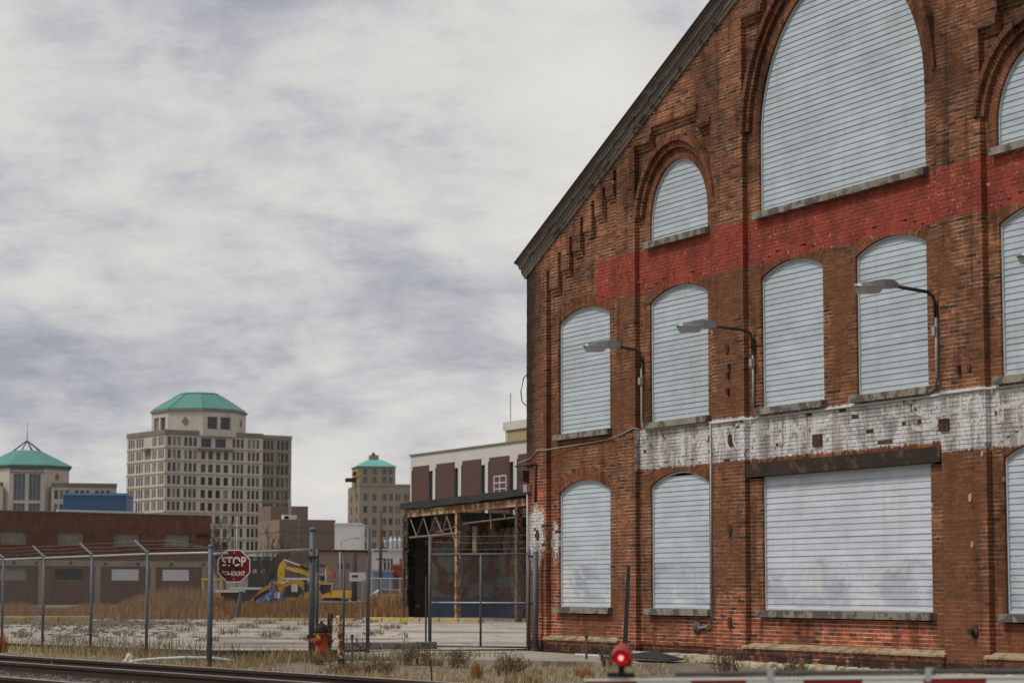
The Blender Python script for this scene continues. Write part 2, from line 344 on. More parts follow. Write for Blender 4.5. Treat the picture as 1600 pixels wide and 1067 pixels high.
PZ, BL = 0.067, 0.213
half = [(0.96, 1.10, 8.06), (1.10, 1.50, 7.66), (1.50, 1.64, 8.37), (1.64, 2.03, 7.97), (2.03, 2.17, 8.62), (2.17, 2.53, 8.28), (2.53, 2.67, 8.96), (2.67, 3.04, 8.61), (3.04, 3.18, 9.27), (3.18, 3.52, 8.94), (3.52, 3.66, 9.45), (3.66, 4.00, 9.25), (4.00, 4.14, 9.70),
        (4.90, 5.59, 10.02), (5.59, 7.39, 10.32), (7.39, 7.87, 9.99), (9.02, 9.75, 11.73), (9.75, 10.5, 12.20), (10.5, 12.0, 12.75)]
UC, UW = 12.0, 24.0
cols = half + [(UW - b, UW - a, z) for a, b, z in half]
def mirror(lst): return lst + [(UW - c, *r) for c, *r in lst if abs(c - UC) > 0.01]
# segmental windows: centre, half width, sill, spring, rise ; round windows: centre, radius, sill, spring
SEG = mirror([(2.51, 1.15, 4.54, 6.88, 0.225), (6.455, 1.125, 4.54, 6.88, 0.225), (10.485, 1.015, 4.54, 6.87, 0.22), (2.51, 1.15, 0.96, 3.31, 0.235), (6.455, 1.125, 0.96, 3.30, 0.245)])
RND = mirror([(6.47, 1.12, 8.07, 8.43), (12.0, 2.55, 8.07, 9.43)])
BIGW = (12.0, 2.545, 0.96, 3.31)
RT = 0.225
def seg_geo(c, hw, zs, zp, rise):
    Rr = (hw * hw + rise * rise) / (2 * rise); return Rr, zp + rise - Rr, math.asin(hw / Rr)
def holes(z):
    out = []
    for s in SEG:
        c, hw, z0, zp, rise = s; Rr, cz, a = seg_geo(*s); Ro = Rr + RT
        if z0 - 0.13 < z <= zp - 0.0: out.append((c - hw, c + hw))
        elif zp < z < cz + Ro:
            q = min(math.sqrt(max(Ro * Ro - (z - cz) ** 2, 0)), (z - cz) * math.tan(a)); out.append((c - q, c + q))
    for c, r, z0, zp in RND:
        o1 = r + (0.215 if r < 2 else 0.25); o2 = o1 + 0.227
        if z0 - 0.13 < z <= zp: out.append((c - r, c + r))
        elif z < zp + o2 and z > zp:
            rr = o2 if z > zp + 0.17 else o1
            q = math.sqrt(max(rr * rr - (z - zp) ** 2, 0)); out.append((c - q, c + q))
    c, hw, z0, zp = BIGW
    if z0 - 0.13 < z < zp: out.append((c - hw, c + hw))
    if zp < z < zp + 0.32: out.append((9.05, 14.95))
    return out
def subtract(iv, cut):
    for a, b in cut:
        nx = []
        for p, q in iv:
            if b <= p or a >= q: nx.append((p, q)); continue
            if a > p: nx.append((p, a))
            if b < q: nx.append((b, q))
        iv = nx
    return [(p, q) for p, q in iv if q - p > 0.012]
def merge(iv):
    out = []
    for a, b in sorted(iv):
        if out and a <= out[-1][1] + 1e-4: out[-1] = (out[-1][0], max(b, out[-1][1]))
        else: out.append((a, b))
    return out
bricks = []      # (u0,u1,z0,z1,y,depth,rnd)
mort = MB()
rb = random.Random(11)
def fill(k, z0, iv, y, depth, dark=False):
    for a, b in iv:
        mort.box(a + 0.004, b - 0.004, y + 0.0045, y + max(depth, 0.13), z0 - 0.0005, z0 + PZ + 0.0005)
        head = (k % 7 == 3); L = BL / 2 if head else BL
        ph = (k % 2) * L / 2 + (0.03 * math.sin(k * 1.7))
        x = math.floor((a - ph) / L) * L + ph
        while x < b:
            p, q = max(x, a), min(x + L, b)
            if b - q < 0.035: q = b
            if p - a < 0.035: p = a
            if q - p > 0.036 or (p == a and q == b):
                j = 0.0045
                r = min(1, max(0, rb.gauss(0.5, 0.24)))
                bricks.append((p + (j if p > a else 0), q - (j if q < b else 0), z0 + 0.006, z0 + PZ - 0.006, y + rb.uniform(-0.003, 0.004), depth, r))
            x += L
PANELS = [(0.96, 4.14), (4.90, 7.87), (9.02, 14.98), (16.13, 19.10), (19.86, 23.04)]
for k in range(0, 206):
    z0 = k * PZ; z = z0 + PZ / 2
    lo = 0.0 if z < 8.16 else (z - 8.16) / 0.4626
    if lo > 11.9: break
    E_ = [(lo, UW - lo)]
    cut = holes(z)
    rec = merge([(a, b) for a, b, zt in cols if z < zt])
    cor1 = [(a, b) for a, b, zt in cols if zt - PZ <= z < zt and (b - a) > 0.2]
    cor2 = [(a, b) for a, b, zt in cols if zt - 2 * PZ <= z < zt - PZ and (b - a) > 0.2]
    if z < 0.27:
        rec = [PANELS[1]] if z > 0.13 else []
        pan = [PANELS[i] for i in (0, 2, 3, 4)]
        if z < 0.13: pan = pan + [PANELS[1]]
        fill(k, z0, [(a - 0.0, b + 0.0) for a, b in pan if not (z < 0.13 and a == PANELS[1][0])], -0.028, 0.13)
        if z > 0.13: fill(k, z0, rec, 0.13, 0.11)
        fill(k, z0, subtract(E_, pan + rec), 0.0, 0.13)
        continue
    proud = subtract(subtract(E_, rec), cut)
    slots = [(a, b) for a, b, zt in cols if (b - a) < 0.2 and zt - 0.36 < z < zt]
    rr = subtract(subtract(rec, cor1 + cor2 + slots), cut)
    fill(k, z0, slots, 0.19, 0.10)
    shadow_lip = subtract(merge([(a - 0.02, b + 0.02) for a, b, zt in cols if (b - a) > 0.45 and zt <= z < zt + 2 * PZ and not (10 < a < 14)]), rec + cut)  # extra courses pushed forward, added to throw a dark line below
    fill(k, z0, subtract(proud, shadow_lip), 0.0, 0.112); fill(k, z0, shadow_lip, -0.035, 0.147); fill(k, z0, rr, 0.1, 0.10)
    fill(k, z0, subtract(cor1, cut), 0.035, 0.07); fill(k, z0, subtract(cor2, cut), 0.065, 0.04)
    for a, b in slots: mort.box(a - 0.04, b + 0.04, 0.21, 0.36, z0 - 0.0005, z0 + PZ + 0.0005)
    bk = subtract(rec, cut)
    for a, b in subtract(bk, slots): mort.box(a, b, 0.18, 0.36, z0 - 0.0005, z0 + PZ + 0.0005)
# arches: voussoir bricks as polar boxes
vous = []        # (eight corner list, rnd)
def polar(c, cz, r0, r1, a0, a1, y0, y1):
    q = [(r0, a0), (r1, a0), (r1, a1), (r0, a1)]
    pts = [(c + r * math.sin(a), cz + r * math.cos(a)) for r, a in q]
    return [(x, y0, z) for x, z in pts] + [(x, y1, z) for x, z in pts]
PF = [(0, 3, 2, 1), (4, 5, 6, 7), (0, 1, 5, 4), (1, 2, 6, 5), (2, 3, 7, 6), (3, 0, 4, 7)]
def ring(c, cz, r0, r1, a, y, depth):
    n = max(3, int(round(2 * a * (r0 + r1) / 2 / PZ)))
    for i in range(n):
        a0 = -a + 2 * a * i / n; a1 = a0 + 2 * a / n; g = 0.004 / r0
        vous.append((polar(c, cz, r0 + 0.002, r1 - 0.002, a0 + g, a1 - g, y + rb.uniform(-.003, .003), y + depth), min(1, max(0, rb.gauss(0.5, 0.2)))))
    m = n
    for i in range(m):
        a0 = -a + 2 * a * i / m; a1 = a0 + 2 * a / m
        mort.add(polar(c, cz, r0 + 0.004, r1 - 0.005, a0, a1, y + 0.0045, y + depth + 0.1), PF)
for s in SEG:
    Rr, cz, a = seg_geo(*s)
    ring(s[0], cz, Rr, Rr + RT / 2, a, 0.098, 0.1); ring(s[0], cz, Rr + RT / 2, Rr + RT, a, 0.098, 0.1)
for c, r, z0, zp in RND:
    o1 = r + (0.215 if r < 2 else 0.25); h = math.pi / 2; a2 = h - 0.19 / (o1 + .2)
    ring(c, zp, r, r + 0.118, h, 0.099, 0.1); ring(c, zp, r + 0.118, o1, h, 0.099, 0.1)
    ring(c, zp, o1, o1 + 0.118, a2, 0.025, 0.17); ring(c, zp, o1 + 0.118, o1 + 0.227, a2, -0.045, 0.24)
n = int(5.9 / PZ)
for i in range(n):     # soldier course over the timber lintel
    x0 = 9.05 + i * 5.9 / n
    bricks.append((x0 + .004, x0 + 5.9 / n - .004, 3.565, 3.66, 0.097, 0.1, rb.random()))
mort.box(9.05, 14.95, 0.108, 0.3, 3.56, 3.665)

def attr(me, fps, rnds):
    a = me.attributes.new('fp', 'FLOAT_VECTOR', 'POINT'); a.data.foreach_set('vector', [c for p in fps for c in p])
    a = me.attributes.new('rnd', 'FLOAT', 'POINT'); a.data.foreach_set('value', rnds)
me = mort.mesh('wall'); attr(me, mort.v, [0.5] * len(mort.v))
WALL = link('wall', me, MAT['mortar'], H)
BF = [(4, 5, 6, 7), (0, 1, 5, 4), (1, 2, 6, 5), (3, 0, 4, 7), (0, 3, 2, 1)]
def brick_verts(q):
    u0, u1, z0, z1, y, d, r = q
    return [(u0, y, z0), (u1, y, z0), (u1, y + d, z0), (u0, y + d, z0), (u0, y, z1), (u1, y, z1), (u1, y + d, z1), (u0, y + d, z1)]
def score(q):
    u = (q[0] + q[1]) / 2; z = (q[2] + q[3]) / 2
    d = W(u, q[4], z) - Vector((0, 0, CAM_Z)); f = d.dot(_F); sx = 800 + F_PX * d.dot(_R) / f; sy = 533.5 - F_PX * d.dot(_U) / f
    if sx > 1590 or sy > 1035 or sy < 8: return -1
    return (q[1] - q[0]) * (q[3] - q[2]) * ((sx + 950) / f) / f
order = sorted(range(len(bricks)), key=lambda i: -score(bricks[i]))
single = set(order[:300])
mb = MB(); rn = []
for i, q in enumerate(bricks):
    if i in single: continue
    mb.add(brick_verts(q), BF); rn += [q[6]] * 8
for vs, r in vous: mb.add(vs, PF); rn += [r] * 8
me = mb.mesh('brick_courses'); attr(me, mb.v, rn)
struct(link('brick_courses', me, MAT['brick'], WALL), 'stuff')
for i in order[:300]:
    q = bricks[i]; o3 = ((q[0] + q[1]) / 2, q[4], q[2]); vs = brick_verts(q)
    me = bpy.data.meshes.new('brick'); me.from_pydata([(a - o3[0], b - o3[1], c - o3[2]) for a, b, c in vs], [], BF); attr(me, vs, [q[6]] * 8)
    link('brick', me, MAT['brick'], WALL, o3)

# side and back walls, roof
MAT['plainbrick'] = M('side_wall_brick', (0.20, 0.075, 0.04), 0.9, 0.5, 1.5, streak=0.4)
MB().box(0.02, 0.35, 0.14, 34.0, 0.0, 8.15).build('side_wall', MAT['plainbrick'], H)
MB().box(UW - 0.35, UW - 0.02, 0.14, 34.0, 0.0, 8.15).build('side_wall', MAT['plainbrick'], H)
MB().prism([(0.36, 0), (UW - 0.36, 0), (UW - 0.36, 8.1), (12, 13.5), (0.36, 8.1)], 33.6, 34.0).build('rear_wall', MAT['plainbrick'], H)
SL = 0.456
def rk(u, off): return 8.39 + SL * u + off if u <= 12 else rk(UW - u, off)      # top edge of the roof along the gable
for sgn in (0, 1):
    f = (lambda u: u) if not sgn else (lambda u: UW - u)
    a, b = -0.10, 12.0
    MB().prism([(f(a), rk(a, 0)), (f(b), rk(b, 0)), (f(b), rk(b, -0.035)), (f(a), rk(a, -0.035))], -0.26, 34.3).build('roof', MAT['tar'], H)
    MB().prism([(f(a + .03), rk(a + .03, -0.037)), (f(b), rk(b, -0.037)), (f(b), rk(b, -0.07)), (f(a + .03), rk(a + .03, -0.07))], -0.235, 34.2).build('roof_deck', MAT['oldwood'], H)
    for nm, t0, t1, y0, y1 in (('crown_moulding', -0.072, -0.155, -0.205, -0.16), ('fascia_board', -0.157, -0.178, -0.165, -0.165), ('rake_board', -0.180, -0.275, -0.115, -0.10), ('lower_moulding', -0.277, -0.312, -0.085, -0.085), ('bed_moulding', -0.314, -0.375, -0.05, -0.03)):
        n = 7; u0 = -0.06
        for i in range(n):                                   # boards butted end to end
            p = u0 + (12.0 - u0) * i / n; q = u0 + (12.0 - u0) * (i + 1) / n - (0.008 if i < n - 1 else 0)
            j = rb.uniform(-0.006, 0.006)
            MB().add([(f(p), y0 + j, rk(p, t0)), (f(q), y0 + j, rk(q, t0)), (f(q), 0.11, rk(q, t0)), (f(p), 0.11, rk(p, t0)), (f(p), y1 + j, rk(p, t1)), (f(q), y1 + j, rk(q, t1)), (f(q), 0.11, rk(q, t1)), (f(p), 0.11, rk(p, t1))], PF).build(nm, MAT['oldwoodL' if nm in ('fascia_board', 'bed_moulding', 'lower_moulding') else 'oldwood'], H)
# eave gutter board
MB().box(-0.08, 0.015, 0.14, 34.0, rk(0, -0.24), rk(0, -0.12)).build('eave_board', MAT['oldwood'], H)

# siding panels in the openings
def siding_mat(name, col, graf):
    m, t, b = new_mat(name); p = pos(t); x, y, z = t.sep(p)
    n = t.noise(p, 1.1, 5); nv = t.noise(t.scale(p, (5, 5, 0.5)), 1.5, 4); ns = t.noise(t.scale(p, (0.6, 0.6, 3.0)), 3, 3)
    c = t.mix(t.sm(n, 0.35, 0.7), col, tuple(k * 0.86 for k in col))
    c = t.mix(t.sm(nv, 0.52, 0.76, 0.0, 0.30), c, (0.32, 0.30, 0.26))
    if graf:
        bl = t.noise(t.scale(p, (0.55, 0.55, 1.0)), 1.5, 5.0, 0.6, 0.25); bl2 = t.noise(t.scale(t.vm('ADD', p, (7, 3, 1)), (0.6, 0.6, 1.0)), 1.3, 4.0, 0.6, 0.2)
        zone = t.m('MULTIPLY', t.sm(t.m('ADD', z, t.m('MULTIPLY', ns, 0.35)), 2.05, 1.9), t.sm(z, 0.98, 1.08))
        c = t.mix(t.m('MULTIPLY', t.sm(bl, 0.46, 0.57), t.m('MULTIPLY', zone, 0.55)), c, (0.31, 0.33, 0.42))
        c = t.mix(t.m('MULTIPLY', t.sm(bl2, 0.57, 0.60), t.m('MULTIPLY', zone, 0.65)), c, (0.62, 0.60, 0.58))
        wv = t.noise(p, 2.4, 2.0, 0.5, 2.5)
        ln = t.m('MULTIPLY', t.sm(t.m('ABSOLUTE', t.m('SUBTRACT', wv, 0.5)), 0.008, 0.003), zone)
        c = t.mix(t.m('MULTIPLY', ln, 0.55), c, (0.10, 0.10, 0.13))
    orn = t.node('ShaderNodeObjectInfo').outputs['Random']; gg = t.m('MULTIPLY', t.m('ADD', t.m('MULTIPLY', orn, 0.10), 0.95), t.sm(ns, 0.25, 0.75, 0.93, 1.06)); c = t.mix(1.0, c, t.comb(gg, gg, gg), 'MULTIPLY')
    bn = t.node('ShaderNodeBump'); bn.inputs['Strength'].default_value = 0.35; bn.inputs['Distance'].default_value = 0.03; t.put(bn.inputs['Height'], t.noise(p, 2.2, 3)); t.l.new(bn.outputs[0], b.inputs['Normal'])
    t.put(b.inputs['Base Color'], c); b.inputs['Roughness'].default_value = 0.48; b.inputs['Specular IOR Level'].default_value = 0.35
    return m
MAT['sideB'] = siding_mat('blue_grey_siding', (0.45, 0.515, 0.555), False)
MAT['sideL'] = siding_mat('blue_grey_siding_low', (0.48, 0.545, 0.59), True)
MAT['sideW'] = siding_mat('pale_lavender_siding', (0.57, 0.60, 0.665), True)
def slat_mesh(c, lo, hi, z0, z1, y):
    """one lapped board: leans out towards its bottom, with a turned-under lip; lo, hi = half widths at bottom and top"""
    v = []
    for s, (q0, q1) in ((-1, (lo, hi)), (1, (lo, hi))):
        v += [(s * q0, y, 0), (s * q0, y + 0.015, -0.002), (s * q0, y + 0.015, 0.004), (s * q1, y + 0.0135, z1 - z0), (s * q1, y + 0.03, z1 - z0 + 0.004), (s * q0, y + 0.036, 0.0)]
    f = [(0, 6, 9, 3), (0, 1, 7, 6), (3, 9, 10, 4), (0, 3, 4, 5, 1), (6, 7, 11, 10, 9)]
    me = bpy.data.meshes.new('slat'); me.from_pydata(v, [], f); me.update(); return me
def window(c, z0, z1, hwf, mat, pitch, outline, sill=True, cut_top=0.0, y=0.165, label=None, sw=0.09):
    fr = MB()
    for (a, b) in zip(outline[:-1], outline[1:]):
        A, B = Vector((a[0], 0, a[1])), Vector((b[0], 0, b[1])); d = (B - A).normalized(); nn = Vector((d.z, 0, -d.x))
        e = d * 0.004
        q = [A - e, B + e, B + e + nn * 0.028, A - e + nn * 0.028]
        fr.add([(c + p.x, y - 0.022, p.z) for p in q] + [(c + p.x, y + 0.05, p.z) for p in q], PF)
    wd = fr.build('boarded_window', MAT['trim'], H)
    if label: wd['label'] = label
    n = int(math.ceil((z1 - cut_top - z0) / pitch)); cache = {}
    for i in range(n):
        a = z0 + i * pitch; b = min(a + pitch, z1 - cut_top)
        if b - a < 0.02: continue
        lo, hi = hwf(a + 0.002), hwf(b - 0.002)
        if lo < 0.05: continue
        key = (round(lo, 3), round(hi, 3), round(b - a, 3))
        if key not in cache: cache[key] = slat_mesh(c, lo - 0.012, max(hi - 0.012, 0.02), a, b, 0)
        link('slat', cache[key], mat, wd, (c, y + rb.uniform(-.002, .002), a))
    if sill:
        s = MB(); w_ = hwf(z0 + 0.01) + sw; n = 2 if w_ < 2 else 4
        for i in range(n):
            p = -w_ + 2 * w_ * i / n; q = p + 2 * w_ / n - 0.004
            s.add([(p, -0.012, z0 - 0.128), (q, -0.012, z0 - 0.128), (q, 0.2, z0 - 0.128), (p, 0.2, z0 - 0.128), (p, -0.012, z0 - 0.012), (q, -0.012, z0 - 0.012), (q, 0.2, z0 - 0.001), (p, 0.2, z0 - 0.001)], PF)
        s.build('sill', MAT['stone'], wd, (c, 0, 0))
    return wd
for s in SEG:
    c, hw, z0, zp, rise = s; Rr, cz, a = seg_geo(*s)
    hwf = lambda z, hw=hw, Rr=Rr, cz=cz, zp=zp: hw if z <= zp else math.sqrt(max(Rr * Rr - (z - cz) ** 2, 0.0001))
    pts = [(-hw, z0), (-hw, zp)] + [(Rr * math.sin(t), cz + Rr * math.cos(t)) for t in [-a + 2 * a * i / 12 for i in range(1, 12)]] + [(hw, zp), (hw, z0), (-hw, z0)]
    broken = abs(c - 6.455) < .1 and z0 < 2
    window(c, z0, zp + rise, hwf, MAT['sideB'] if z0 > 2 else MAT['sideL'], 0.0965, pts, cut_top=0.08 if broken else 0.012, label='boarded window with a broken gap under its arch' if broken else None)
for c, r, z0, zp in RND:
    hwf = lambda z, r=r, zp=zp: r if z <= zp else math.sqrt(max(r * r - (z - zp) ** 2, 0.0001))
    pts = [(-r, z0), (-r, zp)] + [(r * math.sin(t), zp + r * math.cos(t)) for t in [-math.pi / 2 + math.pi * i / 28 for i in range(1, 28)]] + [(r, zp), (r, z0), (-r, z0)]
    window(c, z0, zp + r, hwf, MAT['sideB'], 0.0975, pts, label='huge round-arched window boarded with siding' if r > 2 else None)
c, hw, z0, zp = BIGW
window(c, z0, zp, lambda z: hw, MAT['sideW'], 0.104, [(-hw, z0), (-hw, zp), (hw, zp), (hw, z0), (-hw, z0)], label='wide boarded loading opening under a charred timber lintel')
MB().box(9.04, 14.93, 0.012, 0.34, 3.315, 3.555).build('timber_lintel', MAT['beam'], H)
# water-table cap stones over the plinth, and rough foundation stones along the foot
def cap(u0, u1, jag=0.0):
    x = u0
    while x < u1 - 0.05:
        q = min(x + rb.uniform(0.9, 1.7), u1)
        if u1 - q < 0.4: q = u1
        a, b = x, q - 0.006
        MB().prismx([(-0.05, 0.272), (-0.05, 0.305), (0.095, 0.372), (0.15, 0.372), (0.15, 0.272)], a, b).build('cap_stone', MAT['cap'], H)
        x = q
for i in (0, 2, 3, 4): cap(PANELS[i][0] - 0.10, PANELS[i][1] + 0.06)
def stone_mesh(rng, sx, sy, sz):
    bm = bmesh.new(); bmesh.ops.create_icosphere(bm, subdivisions=2, radius=1.0)
    for v in bm.verts:
        q = v.co.copy()
        for i in range(3): q[i] = math.copysign(abs(q[i]) ** 0.55, q[i])
        k = 1 + rng.uniform(-0.09, 0.09); v.co = Vector((q.x * sx * k, q.y * sy * k, q.z * sz * k))
    me = bpy.data.meshes.new('foundation_stone'); bm.to_mesh(me); bm.free(); return me
smesh = [stone_mesh(random.Random(i), 0.15, 0.13, 0.085) for i in range(6)]
x = 4.6
while x < 23.0:
    o = link('foundation_stone', smesh[rb.randrange(6)], MAT['rubble'], H, (x, 0.0, 0.045 if x < 8.6 else -0.03), 0)
    s = rb.uniform(0.75, 1.35); o.scale = (s, 1, rb.uniform(0.85, 1.15)); x += 0.29 * s + 0.012
# small fittings on the wall
def wall_disc(u, z, r, mat=MAT['iron'], y=0.0):
    MB().add([(r * 0.8 * math.cos(t), -0.02, r * 1.25 * math.sin(t)) for t in [2 * math.pi * i / 14 for i in range(14)]] + [(r * 0.9 * math.cos(t), 0.012, r * 1.35 * math.sin(t)) for t in [2 * math.pi * i / 14 for i in range(14)]],
             [tuple(range(13, -1, -1))] + [(i, (i + 1) % 14, 14 + (i + 1) % 14, 14 + i) for i in range(14)]).build('anchor_plate', mat, H, (u, y, z))
MAT['patch'] = M('mortar_patch', (0.40, 0.33, 0.24), 0.95, 0.4, 8.0)
for u, z, r in ((8.53, 4.02, .085), (8.50, 2.38, .085), (8.47, .71, .085), (8.44, 5.70, .085), (0.55, 2.46, 0.085), (15.75, 4.72, 0.05)): wall_disc(u, z, r)
for u, z, r in ((16.05, 3.38, .035), (15.72, 2.72, .05), (15.75, 2.0, .04)): wall_disc(u, z, r, MAT['patch'] if z < 3.5 else MAT['iron'])
for u, z in ((11.30, 3.86), (15.08, 3.88)): MB().box(-0.13, 0.13, -0.05, 0.11, -0.10, 0.10).build('junction_box', MAT['iron'], H, (u, 0.02 if u > 15 else 0.11, z))
for u, z in ((8.52, 5.35), (8.50, 5.2), (15.50, 4.72), (8.49, 4.9)): MB().box(-0.03, 0.03, -0.05, 0.02, -0.06, 0.06).build('iron_bracket', MAT['iron'], H, (u, 0.0, z))
MB().lathe([(0.10, 0), (0.10, 0.02), (0.05, 0.05), (0.05, 0.10)], 12).build('pipe_stub', MAT['iron'], H, (15.76, 0.0, 0.68)).rotation_euler = (R(90), 0, 0)
MAT['conduit'] = M('galvanised_conduit', (0.36, 0.35, 0.33), 0.55, 0.3, 6.0, metal=0.3)
MAT['whiteconduit'] = M('white_painted_conduit', (0.55, 0.53, 0.50), 0.7, 0.3, 6.0)
def pipe(name, pts, r, mat, n=6): MB().path(pts, r, n).build(name, mat, H, smooth=True)
pipe('conduit', [(5.06, 0.06, 5.75), (5.06, 0.06, 4.62), (5.10, 0.06, 4.47), (5.25, 0.06, 4.40), (6.10, 0.06, 4.395), (7.72, 0.06, 4.395)], 0.022, MAT['conduit'])
pipe('conduit', [(7.74, 0.05, 4.40), (7.74, 0.05, 0.83), (7.68, 0.05, 0.70), (7.55, 0.05, 0.64), (7.25, 0.06, 0.60)], 0.024, MAT['conduit'])
MB().lathe([(0.0, 0), (0.13, 0.01), (0.13, 0.03), (0.05, 0.09)], 10).build('pipe_stub', MAT['stone'], H, (7.13, 0.10, 0.62)).rotation_euler = (R(90), 0, 0)
pipe('conduit', [(7.74, 0.07, 4.36), (7.86, -0.025, 4.36), (9.03, -0.025, 4.36), (9.10, 0.075, 4.36), (14.6, 0.075, 4.37), (14.93, 0.06, 4.37), (15.0, -0.025, 4.37), (16.12, -0.025, 4.37), (16.2, 0.075, 4.37), (19.0, 0.075, 4.37)], 0.022, MAT['whiteconduit'])
pipe('conduit', [(9.24, 0.065, 5.5), (9.24, 0.065, 4.38)], 0.02, MAT['conduit'])
pipe('conduit', [(14.83, 0.06, 5.6), (14.83, 0.06, 4.66), (14.78, 0.06, 4.50), (14.60, 0.06, 4.43), (14.5, 0.06, 4.40)], 0.028, MAT['conduit'])
pipe('wall_cable', [(-0.35, -0.03, 4.02), (0.25, -0.03, 4.10), (0.55, -0.03, 4.25), (0.98, -0.02, 4.24), (2.4, 0.08, 4.28), (3.6, 0.08, 4.31), (4.3, -0.02, 4.36), (4.88, -0.02, 4.46), (5.0, 0.06, 4.42)], 0.012, MAT['conduit'], 4)
# iron bracket, meter boxes and riser on the corner pilaster
pipe('iron_bracket', [(-0.45, -0.04, 3.96), (0.52, -0.04, 3.96)], 0.025, MAT['iron'], 4)
pipe('iron_bracket', [(0.50, -0.03, 3.96), (0.50, -0.03, 3.15)], 0.025, MAT['iron'], 4)
MB().box(-0.16, 0.12, -0.14, -0.004, 3.60, 3.84).build('junction_box', MAT['iron'], H)
MB().box(0.06, 0.24, -0.11, -0.004, 3.38, 3.54).build('meter_box', MAT['conduit'], H)
pipe('conduit', [(0.16, -0.05, 3.38), (0.16, -0.05, 0.05)], 0.024, MAT['conduit'])
pipe('loose_wire', [(-0.01, 0.0, 5.9), (-0.10, -0.02, 5.85), (-0.22, -0.03, 5.55), (-0.18, -0.02, 5.35), (-0.02, 0.0, 5.24)], 0.014, MAT['iron'], 4)
# faint ghost lettering on the white band
def ghost_mat():
    m, t, b = new_mat('faded_lettering'); p = pos(t)
    k = t.sm(t.noise(p, 7, 5, 0.7), 0.38, 0.52)
    t.put(b.inputs['Base Color'], t.mix(t.noise(p, 3, 4), (0.84, 0.83, 0.82), (0.72, 0.69, 0.64))); b.inputs['Roughness'].default_value = 0.9
    t.put(b.inputs['Alpha'], t.m('MULTIPLY', k, 0.55)); return m
MAT['ghost'] = ghost_mat()
def letter(ch, u0, u1, y):
    me = text_mesh(ch, 0.78, 'lettering', 0.001, 'LEFT'); xs = [v.co.x for v in me.vertices]; zs = [v.co.y for v in me.vertices]
    for v in me.vertices:
        x = (v.co.x - min(xs)) / (max(xs) - min(xs)) * (u1 - u0); z = (v.co.y - min(zs)) / (max(zs) - min(zs)) * 0.50
        d = v.co.z; v.co = (x, -d, z)
    link('painted_letter', me, MAT['ghost'], WALL, (u0, y, 3.83))
for ch, a, b, y in (('M', 6.55, 7.55, .0945), ('A', 8.0, 8.55, -.006), ('C', 8.6, 8.98, -.006), ('H', 9.30, 9.85, .0945), ('I', 10.02, 10.14, .0945), ('N', 10.32, 10.95, .0945), ('E', 11.15, 11.6, .0945),
                    ('S', 14.05, 14.80, .0945), ('H', 15.15, 15.55, -.006), ('O', 15.65, 16.08, -.006), ('P', 16.3, 17.0, .0945)): letter(ch, a, b, y)

# ------------------------------------------------------------------ wall lamps on the warehouse
MAT['lamp_metal'] = M('lamp_housing', (0.30, 0.31, 0.33), 0.5, 0.2, 6.0, metal=0.4)
MAT['lamp_lens'] = M('lamp_lens', (0.40, 0.39, 0.38), 0.35, 0.2, 8.0)
MAT['darksteel'] = M('dark_steel', (0.06, 0.055, 0.055), 0.6, 0.4, 6.0, metal=0.4)
lamp_labels = ['cobra-head wall lamp nearest the left corner of the brick warehouse', 'cobra-head wall lamp reaching over the second column of windows', 'cobra-head wall lamp right of the wide loading opening, above it', 'cobra-head wall lamp cut off by the right picture edge']
for i, (u, zb, d, zt) in enumerate(((5.05, 5.62, 1.20, 6.07), (9.23, 5.62, 1.48, 6.02), (14.80, 5.64, 1.44, 6.09), (18.62, 5.70, 1.22, 6.09))):
    t = thing('wall_lamp', lamp_labels[i], 'lamp', W(u, 0.06, zb), YAW - math.pi / 2, 'lamps along the warehouse front')
    dz = zt - zb; L = d + 0.06
    MB().path([(0, 0, 0), (0, -0.005, dz * 0.45), (0, -0.04, dz * 0.68), (0, -0.14, dz * 0.82), (0, -0.35, dz * 0.86), (0, -L + 0.72, dz * 0.95)], 0.03, 8).build('arm', MAT['darksteel'], t, smooth=True)
    MB().box(-0.05, 0.05, 0.0, 0.03, -0.10, 0.16).build('mounting_plate', MAT['iron'], t)
    MB().box(-0.045, 0.045, -0.05, 0.02, -0.32, -0.18).build('junction_box', MAT['conduit'], t)
    hd = MB(); z = dz * 0.95
    secs = [(-L + 0.78, 0.05, z - 0.03, z + 0.05), (-L + 0.66, 0.085, z - 0.045, z + 0.095), (-L + 0.46, 0.13, z - 0.05, z + 0.085), (-L + 0.22, 0.145, z - 0.052, z + 0.035), (-L + 0.04, 0.12, z - 0.05, z + 0.005), (-L, 0.06, z - 0.045, z - 0.02)]
    for q, (y, hw, za, zb_) in enumerate(secs): hd.v += [(-hw, y, za), (hw, y, za), (hw * 0.7, y, zb_), (-hw * 0.7, y, zb_)]
    for q in range(len(secs) - 1):
        for j in range(4): hd.f.append((q * 4 + j, q * 4 + (j + 1) % 4, q * 4 + 4 + (j + 1) % 4, q * 4 + 4 + j))
    hd.f += [(3, 2, 1, 0), tuple(range(len(hd.v) - 4, len(hd.v)))]
    hd.build('housing', MAT['lamp_metal'], t)
    MB().add([(-0.125, -L + 0.05, z - 0.053), (0.125, -L + 0.05, z - 0.053), (0.125, -L + 0.45, z - 0.053), (-0.125, -L + 0.45, z - 0.053), (-0.09, -L + 0.09, z - 0.155), (0.09, -L + 0.09, z - 0.155), (0.09, -L + 0.39, z - 0.14), (-0.09, -L + 0.39, z - 0.14)],
             [(0, 1, 2, 3), (7, 6, 5, 4), (0, 4, 5, 1), (1, 5, 6, 2), (2, 6, 7, 3), (3, 7, 4, 0)]).build('lens', MAT['lamp_lens'], t)

